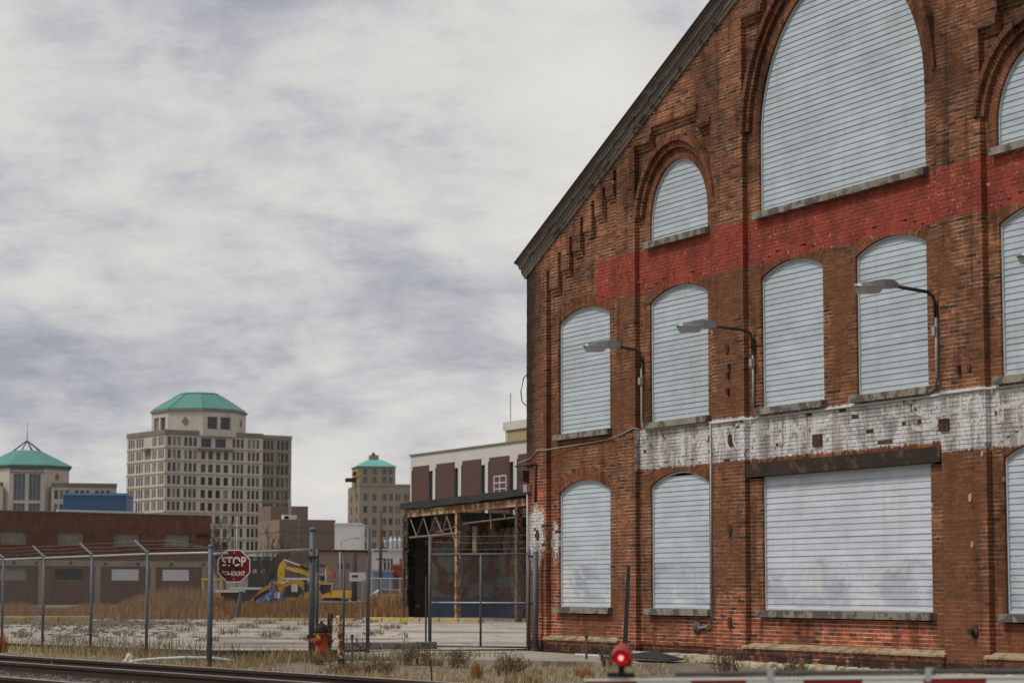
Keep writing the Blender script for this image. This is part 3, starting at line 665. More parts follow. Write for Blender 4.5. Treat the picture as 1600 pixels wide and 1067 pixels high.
# ------------------------------------------------------------------ chain link fence, gates, sign
MAT['galv'] = M('galvanised_steel', (0.11, 0.122, 0.14), 0.6, 0.25, 7.0, metal=0.25)
MAT['galvlight'] = M('galvanised_rail', (0.36, 0.37, 0.39), 0.5, 0.25, 7.0, metal=0.3)
MAT['wire'] = M('chain_link_wire', (0.15, 0.145, 0.14), 0.6, 0.2, 8.0, metal=0.2)
MAT['rustrail'] = M('rusty_pipe', (0.075, 0.035, 0.026), 0.85, 0.5, 9.0, col2=(0.17, 0.16, 0.16), spots=0.15)
def chain(mb, p0, p1, z0, z1, r=0.0022):
    a = Vector((p0[0], p0[1], 0)); b = Vector((p1[0], p1[1], 0)); L = (b - a).length; d = (b - a) / L; hh = z1 - z0; s = -hh
    nrm = Vector((-d.y, d.x, 0)) * 0.003
    while s < L:
        for sg in (1, -1):
            q0, q1 = (s, s + hh) if sg > 0 else (s + hh, s)
            za, zb = z0, z1
            def clip(x0, z0_, x1, z1_):
                if x0 > x1: x0, z0_, x1, z1_ = x1, z1_, x0, z0_
                if x1 <= 0 or x0 >= L: return None
                k = (z1_ - z0_) / (x1 - x0)
                if x0 < 0: z0_ -= k * x0; x0 = 0
                if x1 > L: z1_ -= k * (x1 - L); x1 = L
                return x0, z0_, x1, z1_
            c = clip(q0, za, q1, zb)
            if c:
                A = a + d * c[0] + nrm * sg; B = a + d * c[2] + nrm * sg; A.z = c[1]; B.z = c[3]
                if (B - A).length > 0.03: mb.path([A, B], r, 3, cap=False)
        s += 0.072
    return mb
def on_line(xpx, A, B):
    k = (xpx - 800) / F_PX * 1.0
    d = (B - A); t = (k * A.y * 1.0 - A.x) / (d.x - k * d.y); return A + d * t
FA, FB = Vector((-10.04, 51.16, 0)), Vector((-5.35, 42.45, 0))
FP = [(on_line(x, FA, FB), zb) for x, zb in ((-70, 0.07), (10, 0.06), (73, 0.05), (147.5, 0.02), (234, -0.01), (332, -0.06))]
GP = Vector((-3.93, 46.55, 0))
fence = thing('chain_link_fence', 'grey chain link fence with angled barbed wire arms along the railway', 'fence', (FB.x, FB.y, -0.06))
def fl(v): return (v.x - FB.x, v.y - FB.y, v.z + 0.06)
fd = (FB - FA).normalized()
for i, (p, zb) in enumerate(FP):
    r = 0.050 if i == 5 else 0.032; top = 1.995 if i < 5 else 2.06
    MB().path([fl(p + Vector((0, 0, -0.3))), fl(p + Vector((0, 0, top)))], r, 10).build('post', MAT['galv'], fence, smooth=True)
    MB().lathe([(r + .008, 0), (r + .008, 0.03), (r * 0.6, 0.055), (0.01, 0.062)], 10).build('post_cap', MAT['galv'], fence, fl(p + Vector((0, 0, top - 0.01))))
    if i < 5:
        e = p + Vector((-0.23, 0.0, 0)) - fd * 0.10
        MB().path([fl(p + Vector((0, 0, 2.0))), fl(e + Vector((0, 0, 2.24)))], 0.019, 5).build('barbed_wire_arm', MAT['galvlight'], fence)
for i in range(5):
    a, za = FP[i]; b, zb = FP[i + 1]
    MB().path([fl(a + Vector((0, 0, 1.975))), fl(b + Vector((0, 0, 1.955 if i == 4 else 1.975)))], 0.024, 7).build('top_rail', MAT['galvlight'], fence, smooth=True)
    chain(MB(), fl(a)[:2], fl(b)[:2], 0.06 + 0.06, 2.02).build('chain_link_mesh', MAT['wire'], fence)
for k in range(3):
    wv = MB(); f = 0.35 + 0.3 * k
    for i in range(5):
        a = FP[i][0] + (Vector((-0.23, 0, 0)) - fd * 0.1) * f; b = FP[i + 1][0] + (Vector((-0.23, 0, 0)) - fd * 0.1) * f * (1 if i < 4 else 0)
        m_ = (a + b) / 2; z = 2.0 + 0.24 * f
        wv.path([fl(a + Vector((0, 0, z))), fl(m_ + Vector((0, 0, z - 0.02))), fl(b + Vector((0, 0, z if i < 4 else 2.04)))], 0.003, 3)
    wv.build('barbed_wire', MAT['wire'], fence)
# short return of the fence to the gate post
MB().path([fl(FB + Vector((0, 0, 1.93))), fl(GP + Vector((0, 0, 2.085)))], 0.026, 7).build('top_rail', MAT['galvlight'], fence, smooth=True)
chain(MB(), fl(FB)[:2], fl(GP)[:2], 0.05, 2.05).build('chain_link_mesh', MAT['wire'], fence)
MB().path([fl(GP + Vector((0, 0, -0.3))), fl(GP + Vector((0, 0, 2.47)))], 0.062, 12).build('gate_post', MAT['galv'], fence, smooth=True)
MB().lathe([(0.078, 0), (0.078, 0.03), (0.05, 0.06), (0.01, 0.07)], 12).build('post_cap', MAT['galv'], fence, fl(GP + Vector((0, 0, 2.46))))
for z in (0.35, 1.9): MB().box(-0.09, 0.12, -0.09, 0.09, z, z + 0.06).build('hinge', MAT['darksteel'], fence, (GP.x - FB.x, GP.y - FB.y, 0.06))
# left gate leaf, standing open
def gate(name, label, A, B, z0, z1, frame, ends, midz, midx=0.5, wires=False):
    t = thing(name, label, 'gate', (A.x, A.y, 0), 0, 'gate leaves of the yard entrance')
    d = B - A
    def q(s, z): return (d.x * s, d.y * s, z)
    MB().path([q(0, z1), q(1, z1)], 0.024, 7).build('top_rail', frame, t, smooth=True)
    MB().path([q(0, midz), q(1, midz)], 0.018, 7).build('middle_rail', MAT['galvlight'], t, smooth=True)
    MB().path([q(0, z0), q(1, z0)], 0.022, 7).build('bottom_rail', MAT['galv'], t, smooth=True)
    for s, (za, zb), r in ((0, ends[0], 0.03), (1, ends[1], 0.038), (midx, (z0, z1), 0.024)):
        MB().path([q(s, za), q(s, zb)], r, 8).build('upright', MAT['galv'], t, smooth=True)
    chain(MB(), q(0, 0)[:2], q(1, 0)[:2], z0, z1 + 0.02).build('chain_link_mesh', MAT['wire'], t)
    if wires:
        for k in range(3): MB().path([q(0, z1 + 0.12 + 0.14 * k), q(0.5, z1 + 0.10 + 0.14 * k), q(1, z1 + 0.13 + 0.14 * k)], 0.003, 3).build('barbed_wire', MAT['wire'], t)
    return t
gate('chain_link_gate', 'chain link gate leaf with rusty top rail behind the orange hydrant', Vector((-3.84, 46.68, 0)), Vector((-2.89, 47.6, 0)), 0.10, 2.07, MAT['rustrail'], ((0.08, 2.1), (0.02, 2.52)), 1.05, 0.52)
gr = gate('chain_link_gate', 'chain link gate leaf ending at the left corner of the brick warehouse', Vector((0.36, 50.0, 0)), Vector((-1.76, 51.0, 0)), 0.10, 2.06, MAT['galv'], ((0.02, 2.12), (0.02, 2.46)), 1.03, 0.48, True)
MB().path([(-1.78 - 0.42, 0.86, -0.1), (-1.78 - 0.42, 0.86, 1.6)], 0.02, 6).build('drop_rod', MAT['darksteel'], gr)
gp2 = W(0.75, -0.15)
t = thing('gate_post', 'thick grey steel gate post against the corner pilaster of the brick warehouse', 'post', gp2)
MB().path([(0, 0, -0.3), (0, 0, 2.10)], 0.062, 12).build('post', MAT['galv'], t, smooth=True)
MB().lathe([(0.068, 0), (0.068, 0.03), (0.04, 0.05), (0.01, 0.06)], 12).build('post_cap', MAT['galvlight'], t, (0, 0, 2.09))
MB().lathe([(0.11, 0), (0.11, 0.05), (0.07, 0.10)], 10).build('base_collar', MAT['iron'], t, (0, 0, 0.0))
for z in (0.18, 1.0, 1.98): MB().box(-0.16, -0.03, -0.03, 0.03, z, z + 0.05).build('hinge', MAT['darksteel'], t)

# the stop sign
MAT['signred'] = M('sign_red', (0.19, 0.007, 0.011), 0.4, 0.2, 9.0)
MAT['signwhite'] = M('sign_white', (0.78, 0.76, 0.74), 0.45, 0.12, 9.0)
MAT['sprayblack'] = M('black_spray_paint', (0.010, 0.009, 0.009), 0.6, 0.2, 9.0)
MAT['signback'] = M('sign_aluminium', (0.45, 0.45, 0.46), 0.4, 0.1, 6.0, metal=0.6)
sp = P(365.5, 884, 42.95)
st = thing('stop_sign', 'red octagonal STOP sign smeared with black paint, hung on the fence', 'sign', sp, R(4))
def octa(r, y0, y1):
    q = [(r * math.cos(R(22.5 + 45 * i)), r * math.sin(R(22.5 + 45 * i))) for i in range(8)]; return MB().prism(q, y0, y1)
octa(0.322, 0.0, 0.006).build('sign_plate', MAT['signback'], st)
octa(0.321, -0.003, -0.0005).build('white_border', MAT['signwhite'], st)
octa(0.300, -0.006, -0.0035).build('red_face', MAT['signred'], st)
def sign_text(body, w, h, cz, name, cx=0.0):
    me = text_mesh(body, 0.3, name, 0.0006, bold=0.008); xs = [v.co.x for v in me.vertices]; ys = [v.co.y for v in me.vertices]
    for v in me.vertices:
        x = (v.co.x - (min(xs) + max(xs)) / 2) / (max(xs) - min(xs)) * w; z = (v.co.y - (min(ys) + max(ys)) / 2) / (max(ys) - min(ys)) * h
        d = v.co.z; v.co = (x + cx, -0.0075 - d, z + cz)
    o = link(name, me, MAT['signwhite'], st); return o
sign_text('STOP', 0.44, 0.175, 0.085, 'stop_lettering')
sign_text('DISMOUNT', 0.41, 0.085, -0.135, 'small_lettering')
def brush(pts, w_, y, name):
    mb = MB(); pts = [Vector((a, 0, b)) for a, b in pts]; n = len(pts)
    for i, p in enumerate(pts):
        d = (pts[min(i + 1, n - 1)] - pts[max(i - 1, 0)]).normalized(); nn = Vector((-d.z, 0, d.x)); ww = w_ * 1.5 * (0.6 + 0.4 * math.sin(1 + i * 2.1))
        mb.v += [tuple(p + nn * ww + Vector((0, y, 0))), tuple(p - nn * ww + Vector((0, y, 0)))]
    for i in range(n - 1): mb.f.append((2 * i, 2 * i + 1, 2 * i + 3, 2 * i + 2))
    mb.build(name, MAT['sprayblack'], st)
brush([(-0.25, 0.03), (-0.20, 0.05), (-0.13, 0.055), (-0.06, 0.04), (-0.05, 0.0), (-0.10, -0.03), (-0.18, -0.045), (-0.24, -0.02), (-0.22, 0.02)], 0.016, -0.0095, 'spray_mark')
brush([(-0.05, -0.02), (0.0, 0.02), (0.03, 0.06), (0.08, 0.07), (0.12, 0.05)], 0.015, -0.0097, 'spray_mark')
brush([(0.02, -0.055), (0.07, -0.045), (0.14, -0.04)], 0.02, -0.0099, 'spray_mark')
brush([(-0.22, -0.16), (-0.16, -0.13), (-0.10, -0.12), (-0.05, -0.10)], 0.014, -0.0101, 'spray_mark')
brush([(-0.11, -0.06), (-0.06, -0.10), (-0.055, -0.16), (-0.12, -0.185), (-0.2, -0.17)], 0.013, -0.0103, 'spray_mark')
for z in (0.24, -0.235): MB().box(-0.012, 0.012, -0.009, 0.05, z - 0.012, z + 0.012).build('bolt', MAT['signback'], st)

# hydrant and rusty bollards
MAT['hydrant'] = M('hydrant_paint', (0.46, 0.10, 0.03), 0.75, 0.35, 5.0, col2=(0.17, 0.045, 0.02), spots=0.28)
MAT['hydcap'] = M('hydrant_soot', (0.035, 0.026, 0.02), 0.85, 0.4, 9.0)
MAT['rustcream'] = M('rusty_cream_pipe', (0.13, 0.055, 0.028), 0.9, 0.5, 7.0, col2=(0.58, 0.43, 0.25), spots=0.34)
MAT['rustdark'] = M('dark_rusty_pipe', (0.055, 0.028, 0.020), 0.9, 0.5, 9.0, col2=(0.34, 0.22, 0.13), spots=0.22)
MAT['yellow'] = M('yellow_label', (0.62, 0.42, 0.12), 0.7, 0.2, 5.0)
hy = thing('fire_hydrant', 'orange fire hydrant with a dark bonnet beside the tall gate post', 'hydrant', (-3.66, 45.6, -0.03), R(10)); hy.scale = (1.12, 1.12, 1.12)
MB().lathe([(0.15, 0), (0.15, 0.05), (0.115, 0.055), (0.118, 0.40), (0.14, 0.405), (0.14, 0.44), (0.12, 0.445)], 16).build('barrel', MAT['hydrant'], hy, smooth=True)
MB().lathe([(0.125, 0.446), (0.128, 0.47), (0.11, 0.54), (0.075, 0.59), (0.04, 0.61), (0.032, 0.612), (0.03, 0.65)], 14).build('bonnet', MAT['hydcap'], hy, smooth=True)
for rz, r, l in ((R(-35), 0.062, 0.20), (R(90), 0.05, 0.18), (R(-90), 0.05, 0.18), (R(-120), 0.05, 0.18)):
    o = MB().lathe([(r * 0.85, 0.08), (r * 0.85, l - 0.04), (r, l - 0.038), (r, l), (r * 0.4, l + 0.005), (r * 0.38, l + 0.03)], 10).build('outlet', MAT['hydrant'], hy, (0, 0, 0.31)); o.rotation_euler = (R(90), 0, rz)
MB().box(-0.098, -0.03, -0.126, -0.112, 0.33, 0.42).build('label_plate', MAT['yellow'], hy)
def bollard(name, label, loc, r, h, tilt, mat, n=9):
    t = thing(name, label, 'bollard', loc)
    rr = random.Random(int(h * 1000)); pts = [(tilt[0] * z / h, tilt[1] * z / h, z) for z in [h * i / 8 for i in range(9)]]; pts[0] = (0, 0, -0.2)
    o = MB().path(pts, r, n).build('pipe', mat, t, smooth=True)
    MB().lathe([(r * 1.25, -0.05), (r * 1.2, 0.05), (r * 1.05, 0.09)], 9).build('footing', MAT['hydcap'], t)
    return t
bollard('rusty_bollard', 'dark rusty bollard with a jagged top just behind the hydrant', (-3.60, 46.6, -0.02), 0.055, 0.86, (0.03, 0, 0), MAT['rustdark'])
bollard('rusty_bollard', 'leaning bollard of peeling cream paint and rust right of the hydrant', (-3.08, 42.9, -0.03), 0.052, 0.86, (-0.055, 0, 0), MAT['rustcream'])
def stake(label, loc, h, r, tilt=(0, 0), mat=None, cat='post', name='steel_stake'):
    t = thing(name, label, cat, loc)
    MB().path([(0, 0, -0.2), (tilt[0] * 0.5, tilt[1] * .5, h / 2), (tilt[0], tilt[1], h)], r, 7).build('shaft', mat or MAT['galv'], t)
    MB().lathe([(r * 1.35, h - 0.03), (r * 1.35, h + 0.005), (r * 0.8, h + 0.02)], 8, tilt[0], tilt[1]).build('cap', MAT['darksteel'], t); return t
stake('short grey steel stake right of the leaning rusty bollard', (-2.86, 42.5, -0.02), 0.50, 0.022)
stake('short grey steel stake in front of the warehouse plinth', (1.38, 43.6, 0.0), 0.46, 0.024)
stake('leaning grey stub of a post alone on the concrete yard', (-11.7, 100.4, 0.03), 1.2, 0.09, (0.22, 0))
stake('thin dark rod sticking out of the dry grass near the rail', (-1.15, 34.4, -0.05), 0.33, 0.013, (-0.02, 0), MAT['darksteel'])
t = thing('black_steel_bar', 'tall thin black steel bar leaning before the brick pilaster', 'bar', (1.98, 41.6, -0.02))
MB().add([(-0.045, 0, 0), (0.045, 0, 0), (0.045, 0.05, 0), (-0.045, 0.05, 0), (0.055, 0.02, 1.74), (0.12, 0.02, 1.74), (0.12, 0.06, 1.74), (0.055, 0.06, 1.74)], PF).build('bar', MAT['darksteel'], t)
MB().box(-0.10, 0.10, -0.04, 0.09, -0.05, 0.03).build('foot_plate', MAT['iron'], t)

# kerb pieces, yellow kerbs, litter
MAT['kerb'] = M('grey_kerb_concrete', (0.22, 0.205, 0.185), 0.95, 0.4, 2.5, col2=(0.10, 0.095, 0.085), spots=0.3, bump=0.5)
MAT['yellowkerb'] = M('yellow_kerb_paint', (0.45, 0.31, 0.07), 0.9, 0.4, 2.0, col2=(0.40, 0.36, 0.30), spots=0.35)
def kerb(label, A, B, h, wd, mat, name='concrete_kerb', n=5):
    A = Vector(A); B = Vector(B); L = (B - A).length; t = thing(name, label, 'kerb', (A.x, A.y, 0), math.atan2(B.y - A.y, B.x - A.x))
    rr = random.Random(int(L * 77))
    for i in range(n):
        a = L * i / n; b = L * (i + 1) / n - 0.02; q = rr.uniform(-.02, .02)
        MB().add([(a, q, -0.1), (b, q, -0.1), (b, wd + q, -0.1), (a, wd + q, -0.1), (a + rr.uniform(0, .04), q + 0.03, h * rr.uniform(.85, 1)), (b - rr.uniform(0, .04), q + 0.03, h * rr.uniform(.85, 1)), (b, wd + q, h), (a, wd + q, h)],
                 [(0, 3, 2, 1), (4, 5, 6, 7), (0, 1, 5, 4), (1, 2, 6, 5), (2, 3, 7, 6), (3, 0, 4, 7)]).build('kerb_block', mat, t)
kerb('broken grey concrete kerb behind the open gate leaf', (-3.55, 49.6), (-1.55, 50.6), 0.20, 0.25, MAT['kerb'])
kerb('faded yellow kerb before the ruined shed', (-6.0, 95.5), (-1.3, 92.0), 0.22, 0.4, MAT['yellowkerb'], n=6)
kerb('stretch of faded yellow kerb behind the hydrant', (-11.5, 97.6), (-6.4, 96.0), 0.16, 0.4, MAT['yellowkerb'], n=5)
kerb('short yellow kerb block among rubble at the far left of the yard', (-19.4, 88.5), (-15.9, 89.5), 0.30, 0.4, MAT['yellowkerb'], n=3)
MAT['plastic'] = M('white_plastic', (0.66, 0.66, 0.67), 0.5, 0.2, 3.0)
t = thing('plastic_drain_pipe', 'white plastic pipe lying on the ground by the foot of the stop sign post', 'pipe', (-6.45, 43.0, -0.02))
MB().path([(-0.5, -0.45, 0.03), (0.0, 0.1, 0.06), (0.5, 0.35, 0.08), (1.0, 0.4, 0.07), (1.35, 0.2, 0.03)], 0.028, 8).build('pipe', MAT['plastic'], t, smooth=True)
MB().lathe([(0.034, -0.03), (0.034, 0.03)], 8).build('coupling', MAT['galvlight'], t, (0.5, 0.35, 0.08)).rotation_euler = (R(90), 0, R(-70))
MAT['bag'] = M('pale_plastic_bag', (0.58, 0.53, 0.42), 0.6, 0.3, 9.0)
def crumple(seed, sx, sy, sz):
    rr = random.Random(seed); bm = bmesh.new(); bmesh.ops.create_icosphere(bm, subdivisions=3, radius=1)
    for v in bm.verts:
        k = 1 + 0.18 * math.sin(v.co.x * 5 + seed) * math.sin(v.co.y * 6) + 0.15 * math.sin(v.co.z * 7 + 2) + rr.uniform(-.06, .06)
        tp = 1 - 0.45 * max(0, v.co.z); v.co = Vector((v.co.x * sx * k * tp, v.co.y * sy * k * tp, (v.co.z * sz + sz * 0.8) * k))
    me = bpy.data.meshes.new('bag'); bm.to_mesh(me); bm.free(); return me
tag(link('plastic_bag', crumple(4, 0.11, 0.09, 0.12), MAT['bag'], None, (-6.55, 40.6, -0.04)), 'crumpled pale plastic bag in the dry grass beside the rail', 'bag')
t = thing('black_roofing_sheet', 'torn black and white sheet lying at the foot of the warehouse wall', 'sheet', W(6.2, -0.55, 0.03), YAW - math.pi / 2)
MB().add([(-1.2, -0.2, 0.0), (0.0, -0.3, 0.03), (1.3, -0.15, 0.0), (1.2, 0.2, 0.02), (0.2, 0.15, 0.14), (-1.1, 0.1, 0.03), (-1.2, -0.2, -0.02), (0.0, -0.3, 0.01), (1.3, -0.15, -0.02), (1.2, 0.2, 0.0), (0.2, 0.15, 0.12), (-1.1, 0.1, 0.01)],
         [(0, 1, 4, 5), (1, 2, 3, 4), (11, 10, 7, 6), (10, 9, 8, 7), (0, 6, 7, 1), (1, 7, 8, 2), (2, 8, 9, 3), (3, 9, 10, 4), (4, 10, 11, 5), (5, 11, 6, 0)]).build('sheet', MAT['tar'], t)
MB().box(-2.4, -0.9, -0.22, -0.12, 0.0, 0.03).build('white_strip', MAT['plastic'], t)

# level crossing arm
MAT['armred'] = M('crossing_arm_red', (0.24, 0.012, 0.010), 0.4, 0.15, 5.0)
MAT['armwhite'] = M('crossing_arm_white', (0.62, 0.63, 0.60), 0.4, 0.1, 5.0)
ga = Vector((0.553, 17.5, 0.0)); gb = Vector((4.30, 14.9, 0.0)); L = (gb - ga).length
ct = thing('crossing_gate', 'red and white striped crossing gate arm with a lit red lamp', 'crossing gate', ga, math.atan2(gb.y - ga.y, gb.x - ga.x))
def az(s): return 0.500 + 0.030 * s
s = 0.0; i = 0; SW = 0.452
while s < L + 1.2:
    e = min(s + SW, L + 1.2)
    MB().add([(s, -0.02, az(s)), (e, -0.02, az(e)), (e, 0.02, az(e)), (s, 0.02, az(s)), (s, -0.02, az(s) + 0.12), (e, -0.02, az(e) + 0.12), (e, 0.02, az(e) + 0.12), (s, 0.02, az(s) + 0.12)], PF).build('red_stripe' if i % 2 == 0 else 'white_stripe', MAT['armred'] if i % 2 == 0 else MAT['armwhite'], ct)
    s = e; i += 1
MB().add([(0, -0.03, az(0) + 0.121), (L, -0.03, az(L) + 0.121), (L, 0.03, az(L) + 0.121), (0, 0.03, az(0) + 0.121), (0, -0.03, az(0) + 0.136), (L, -0.03, az(L) + 0.136), (L, 0.03, az(L) + 0.136), (0, 0.03, az(0) + 0.136)], PF).build('top_edge', MAT['armwhite'], ct)
MB().path([(0.75, 0.03, az(.75) + 0.165), (L, 0.03, az(L) + 0.165)], 0.016, 8).build('lamp_cable', MAT['darksteel'], ct)
for q in (1.55, 2.75): MB().box(q - 0.02, q + 0.02, -0.03, 0.05, az(q) + 0.10, az(q) + 0.19).build('cable_clip', MAT['galvlight'], ct)
lx, lz = 0.30, az(0.3) + 0.145
lo = MB().box(lx - 0.09, lx + 0.09, -0.04, 0.05, lz, lz + 0.035).build('lamp_bracket', MAT['sprayblack'], ct)
MB().path([(lx, 0.01, lz + 0.03), (lx, 0.01, lz + 0.09)], 0.025, 8).build('lamp_stem', MAT['sprayblack'], ct)
o = MB().lathe([(0.045, -0.06), (0.068, -0.045), (0.074, 0.0), (0.074, 0.02)], 16).build('lamp_body', MAT['darksteel'], ct, (lx, 0.03, lz + 0.145), smooth=True); o.rotation_euler = (R(90), 0, R(26))
o = MB().path([(0.0, 0, 0), (0.0, 0, 0.001)], 0.01, 6).build('lamp_pin', MAT['darksteel'], ct, (lx, 0.0, lz + 0.09))
def lens_mat():
    m, t, b = new_mat('lit_red_lens'); lw = t.node('ShaderNodeLayerWeight'); lw.inputs[0].default_value = 0.5
    b.inputs['Base Color'].default_value = (0.35, 0.004, 0.006, 1); b.inputs['Roughness'].default_value = 0.25
    b.inputs['Emission Color'].default_value = (1.0, 0.012, 0.016, 1); b.inputs['Emission Strength'].default_value = 0.18; return m
MAT['lens'] = lens_mat()
m_, t_, b_ = new_mat('lamp_filament'); b_.inputs['Emission Color'].default_value = (1, 0.42, 0.42, 1); b_.inputs['Emission Strength'].default_value = 0.7; MAT['glow'] = m_
for dy, rz in ((-0.015, R(26)),):
    o = MB().lathe([(0.060, 0.02), (0.060, 0.03), (0.050, 0.045), (0.030, 0.056), (0.004, 0.060)], 18).build('lamp_lens', MAT['lens'], ct, (lx, 0.03 + dy, lz + 0.145), smooth=True); o.rotation_euler = (R(90), 0, rz)
    o = MB().lathe([(0.020, 0.058), (0.016, 0.064), (0.004, 0.066)], 12).build('lamp_bulb', MAT['glow'], ct, (lx, 0.03 + dy, lz + 0.143), smooth=True); o.rotation_euler = (R(90), 0, rz)
hood = MB(); nn = 12
for ring_, (yy, r) in enumerate(((-0.01, 0.080), (-0.15, 0.074), (-0.15, 0.068), (-0.01, 0.074))):
    for j in range(nn + 1):
        a = R(-15) + R(210) * j / nn; hood.v.append((r * math.cos(a), yy, r * 1.3 * math.sin(a) - (0.035 if yy < -0.1 else 0.0)))
for ring_ in range(4):
    for j in range(nn):
        a = ring_ * (nn + 1) + j; b = ((ring_ + 1) % 4) * (nn + 1) + j; hood.f.append((a, a + 1, b + 1, b))
o = hood.build('lamp_visor', MAT['armred'], ct, (lx, 0.03, lz + 0.145)); o.rotation_euler = (0, 0, R(26))
# its mast stands outside the picture to the right
MB().path([(L + 1.1, 0.35, -0.3), (L + 1.1, 0.35, 3.6)], 0.06, 12).build('mast', MAT['galvlight'], ct, smooth=True)
MB().box(L + 0.75, L + 1.45, 0.05, 0.65, az(L) - 0.30, az(L) + 0.42).build('gate_mechanism', MAT['galvlight'], ct)

# ------------------------------------------------------------------ buildings behind
def glass_mat(name, col, rough=0.15):
    m, t, b = new_mat(name); p = pos(t)
    t.put(b.inputs['Base Color'], t.mix(t.noise(p, 0.35, 3), col, tuple(k * 2.2 for k in col))); b.inputs['Roughness'].default_value = rough
    b.inputs['Specular IOR Level'].default_value = 0.5; return m
MAT['glass'] = glass_mat('dark_window_glass', (0.022, 0.026, 0.034))
MAT['glassblue'] = glass_mat('blue_grey_window_glass', (0.055, 0.068, 0.09))
MAT['frame_tan'] = M('stone_window_frame', (0.42, 0.37, 0.30), 0.8, 0.15, 0.3)
MAT['limestone'] = M('pale_limestone', (0.52, 0.47, 0.415), 0.85, 0.18, 0.12, streak=0.22)
MAT['limestone2'] = M('shaded_limestone', (0.27, 0.23, 0.185), 0.85, 0.18, 0.12, streak=0.2)  # limestone copy with the wing's shade mixed into its colour
MAT['belt'] = M('limestone_belt', (0.36, 0.31, 0.255), 0.85, 0.2, 0.3)
MAT['parapet'] = M('dark_parapet', (0.20, 0.18, 0.165), 0.85, 0.2, 0.3)
MAT['copper'] = M('green_copper_roof', (0.085, 0.235, 0.205), 0.6, 0.16, 0.25, streak=0.12)
MAT['copper2'] = M('bright_green_roof', (0.13, 0.36, 0.33), 0.6, 0.15, 0.3)
MAT['whitebox'] = M('white_painted_metal', (0.60, 0.60, 0.60), 0.6, 0.15, 0.8)
MAT['blind'] = glass_mat('window_with_blinds', (0.13, 0.125, 0.115), 0.3); rwin = random.Random(8)
_wm = {}
def window_mesh(w_, h_, fr, mull, glass, frame):
    key = (round(w_, 2), round(h_, 2), fr, mull, glass.name, frame.name)
    if key in _wm: return _wm[key]
    mb = MB(); mb.add([(0, 0.10, 0), (w_, 0.10, 0), (w_, 0.10, h_), (0, 0.10, h_)], [(0, 1, 2, 3)]); ng = 1
    for (a, b, c, d) in ((0, w_, 0, fr), (0, w_, h_ - fr, h_), (0, fr, fr, h_ - fr), (w_ - fr, w_, fr, h_ - fr)): mb.box(a, b, 0, 0.12, c, d)
    for i in range(1, mull + 1): mb.box(w_ * i / (mull + 1) - fr * .5, w_ * i / (mull + 1) + fr * .5, 0.002, 0.118, fr, h_ - fr)
    me = mb.mesh('window'); me.materials.append(glass); me.materials.append(frame)
    for i, p in enumerate(me.polygons): p.material_index = 0 if i < ng else 1
    _wm[key] = me; return me
def facade(parent, x, y, ang, W_, H_, wins, mat, z0=0.0, depth=0.3, glass=None, frame=None, fr=0.08, mull=0, name='wall', wname='window'):
    """a wall in its own plane (outward is -y) with real openings; every window is a part of the building"""
    glass = glass or MAT['glass']; frame = frame or MAT['frame_tan']
    xs = sorted({0, W_} | {round(q, 3) for a in wins for q in a[:2]}); zs = sorted({z0, H_} | {round(q, 3) for a in wins for q in a[2:4]})
    mb = MB(); S = {(round(a[0], 3), round(a[1], 3), round(a[2], 3), round(a[3], 3)) for a in wins}
    rows = {}
    for a in S: rows.setdefault((a[2], a[3]), []).append(a)
    for j in range(len(zs) - 1):
        za, zb = zs[j], zs[j + 1]; zc = (za + zb) / 2
        cuts = sorted([(a[0], a[1]) for (r0, r1), l in rows.items() if r0 < zc < r1 for a in l])
        p = 0.0
        for a, b in cuts + [(W_, W_)]:
            if a - p > 0.001: mb.add([(p, 0, za), (a, 0, za), (a, 0, zb), (p, 0, zb)], [(0, 1, 2, 3)])
            p = b
    for a, b, c, d in S:
        mb.add([(a, 0, c), (b, 0, c), (b, 0, d), (a, 0, d), (a, depth, c), (b, depth, c), (b, depth, d), (a, depth, d)], [(0, 4, 5, 1), (1, 5, 6, 2), (2, 6, 7, 3), (3, 7, 4, 0)])
    wl = mb.build(name, mat, parent, (x, y, 0), ang)
    ca, sa = math.cos(ang), math.sin(ang)
    for a, b, c, d in sorted(S):
        g_ = glass if rwin.random() < 0.62 or glass not in (MAT['glass'], MAT['glassblue']) else rwin.choice((MAT['glassblue'], MAT['glass'], MAT['glass'], MAT['blind']))
        me = window_mesh(b - a, d - c, fr, mull, g_, frame); dd = depth - 0.12
        link(wname, me, None, parent, (x + ca * a - sa * dd, y + sa * a + ca * dd, c), ang)
    return wl
def strip(parent, name, mat, x, y, ang, a, b, z0, z1, proud=0.25): MB().box(a, b, -proud, 0.0, z0, z1).build(name, mat, parent, (x, y, 0), ang)

# --- the big pale office tower with the green octagonal roof
TA = thing('office_tower', 'pale stone office tower with an octagonal top and flat-topped green copper roof', 'building', (-103.4, 700, 0), R(34.7))
def rowz(k): return 44.3 - 3.86 * k
fx = lambda zx: (zx - 385) / 960 * 43.4
def grp(a, b, n):
    w_ = (b - a); g = w_ * 0.1; ww = (w_ - g * (n - 1)) / n; return [(a + i * (ww + g), a + i * (ww + g) + ww) for i in range(n)]
cols_f = grp(fx(405), fx(500), 3) + grp(fx(525), fx(618), 3); cols_c = [(fx(a), fx(a) + 1.6) for a in (650, 705, 762, 820)]; cols_r = grp(fx(885), fx(970), 3) + grp(fx(1000), fx(1090), 3)
wins = [(a, b, rowz(k), rowz(k) + 2.7) for k in range(11) for a, b in cols_f + cols_r] + [(a, b, rowz(k), rowz(k) + 2.5) for k in range(1, 11) for a, b in cols_c]
wins += [(fx(650), fx(725), rowz(0) - 0.2, rowz(0) + 2.6), (fx(755), fx(835), rowz(0) - 0.2, rowz(0) + 2.6)]
facade(TA, 0, 0, 0, fx(1115), 48.8, wins, MAT['limestone'], depth=0.30, fr=0.07)
WGX = fx(1115)
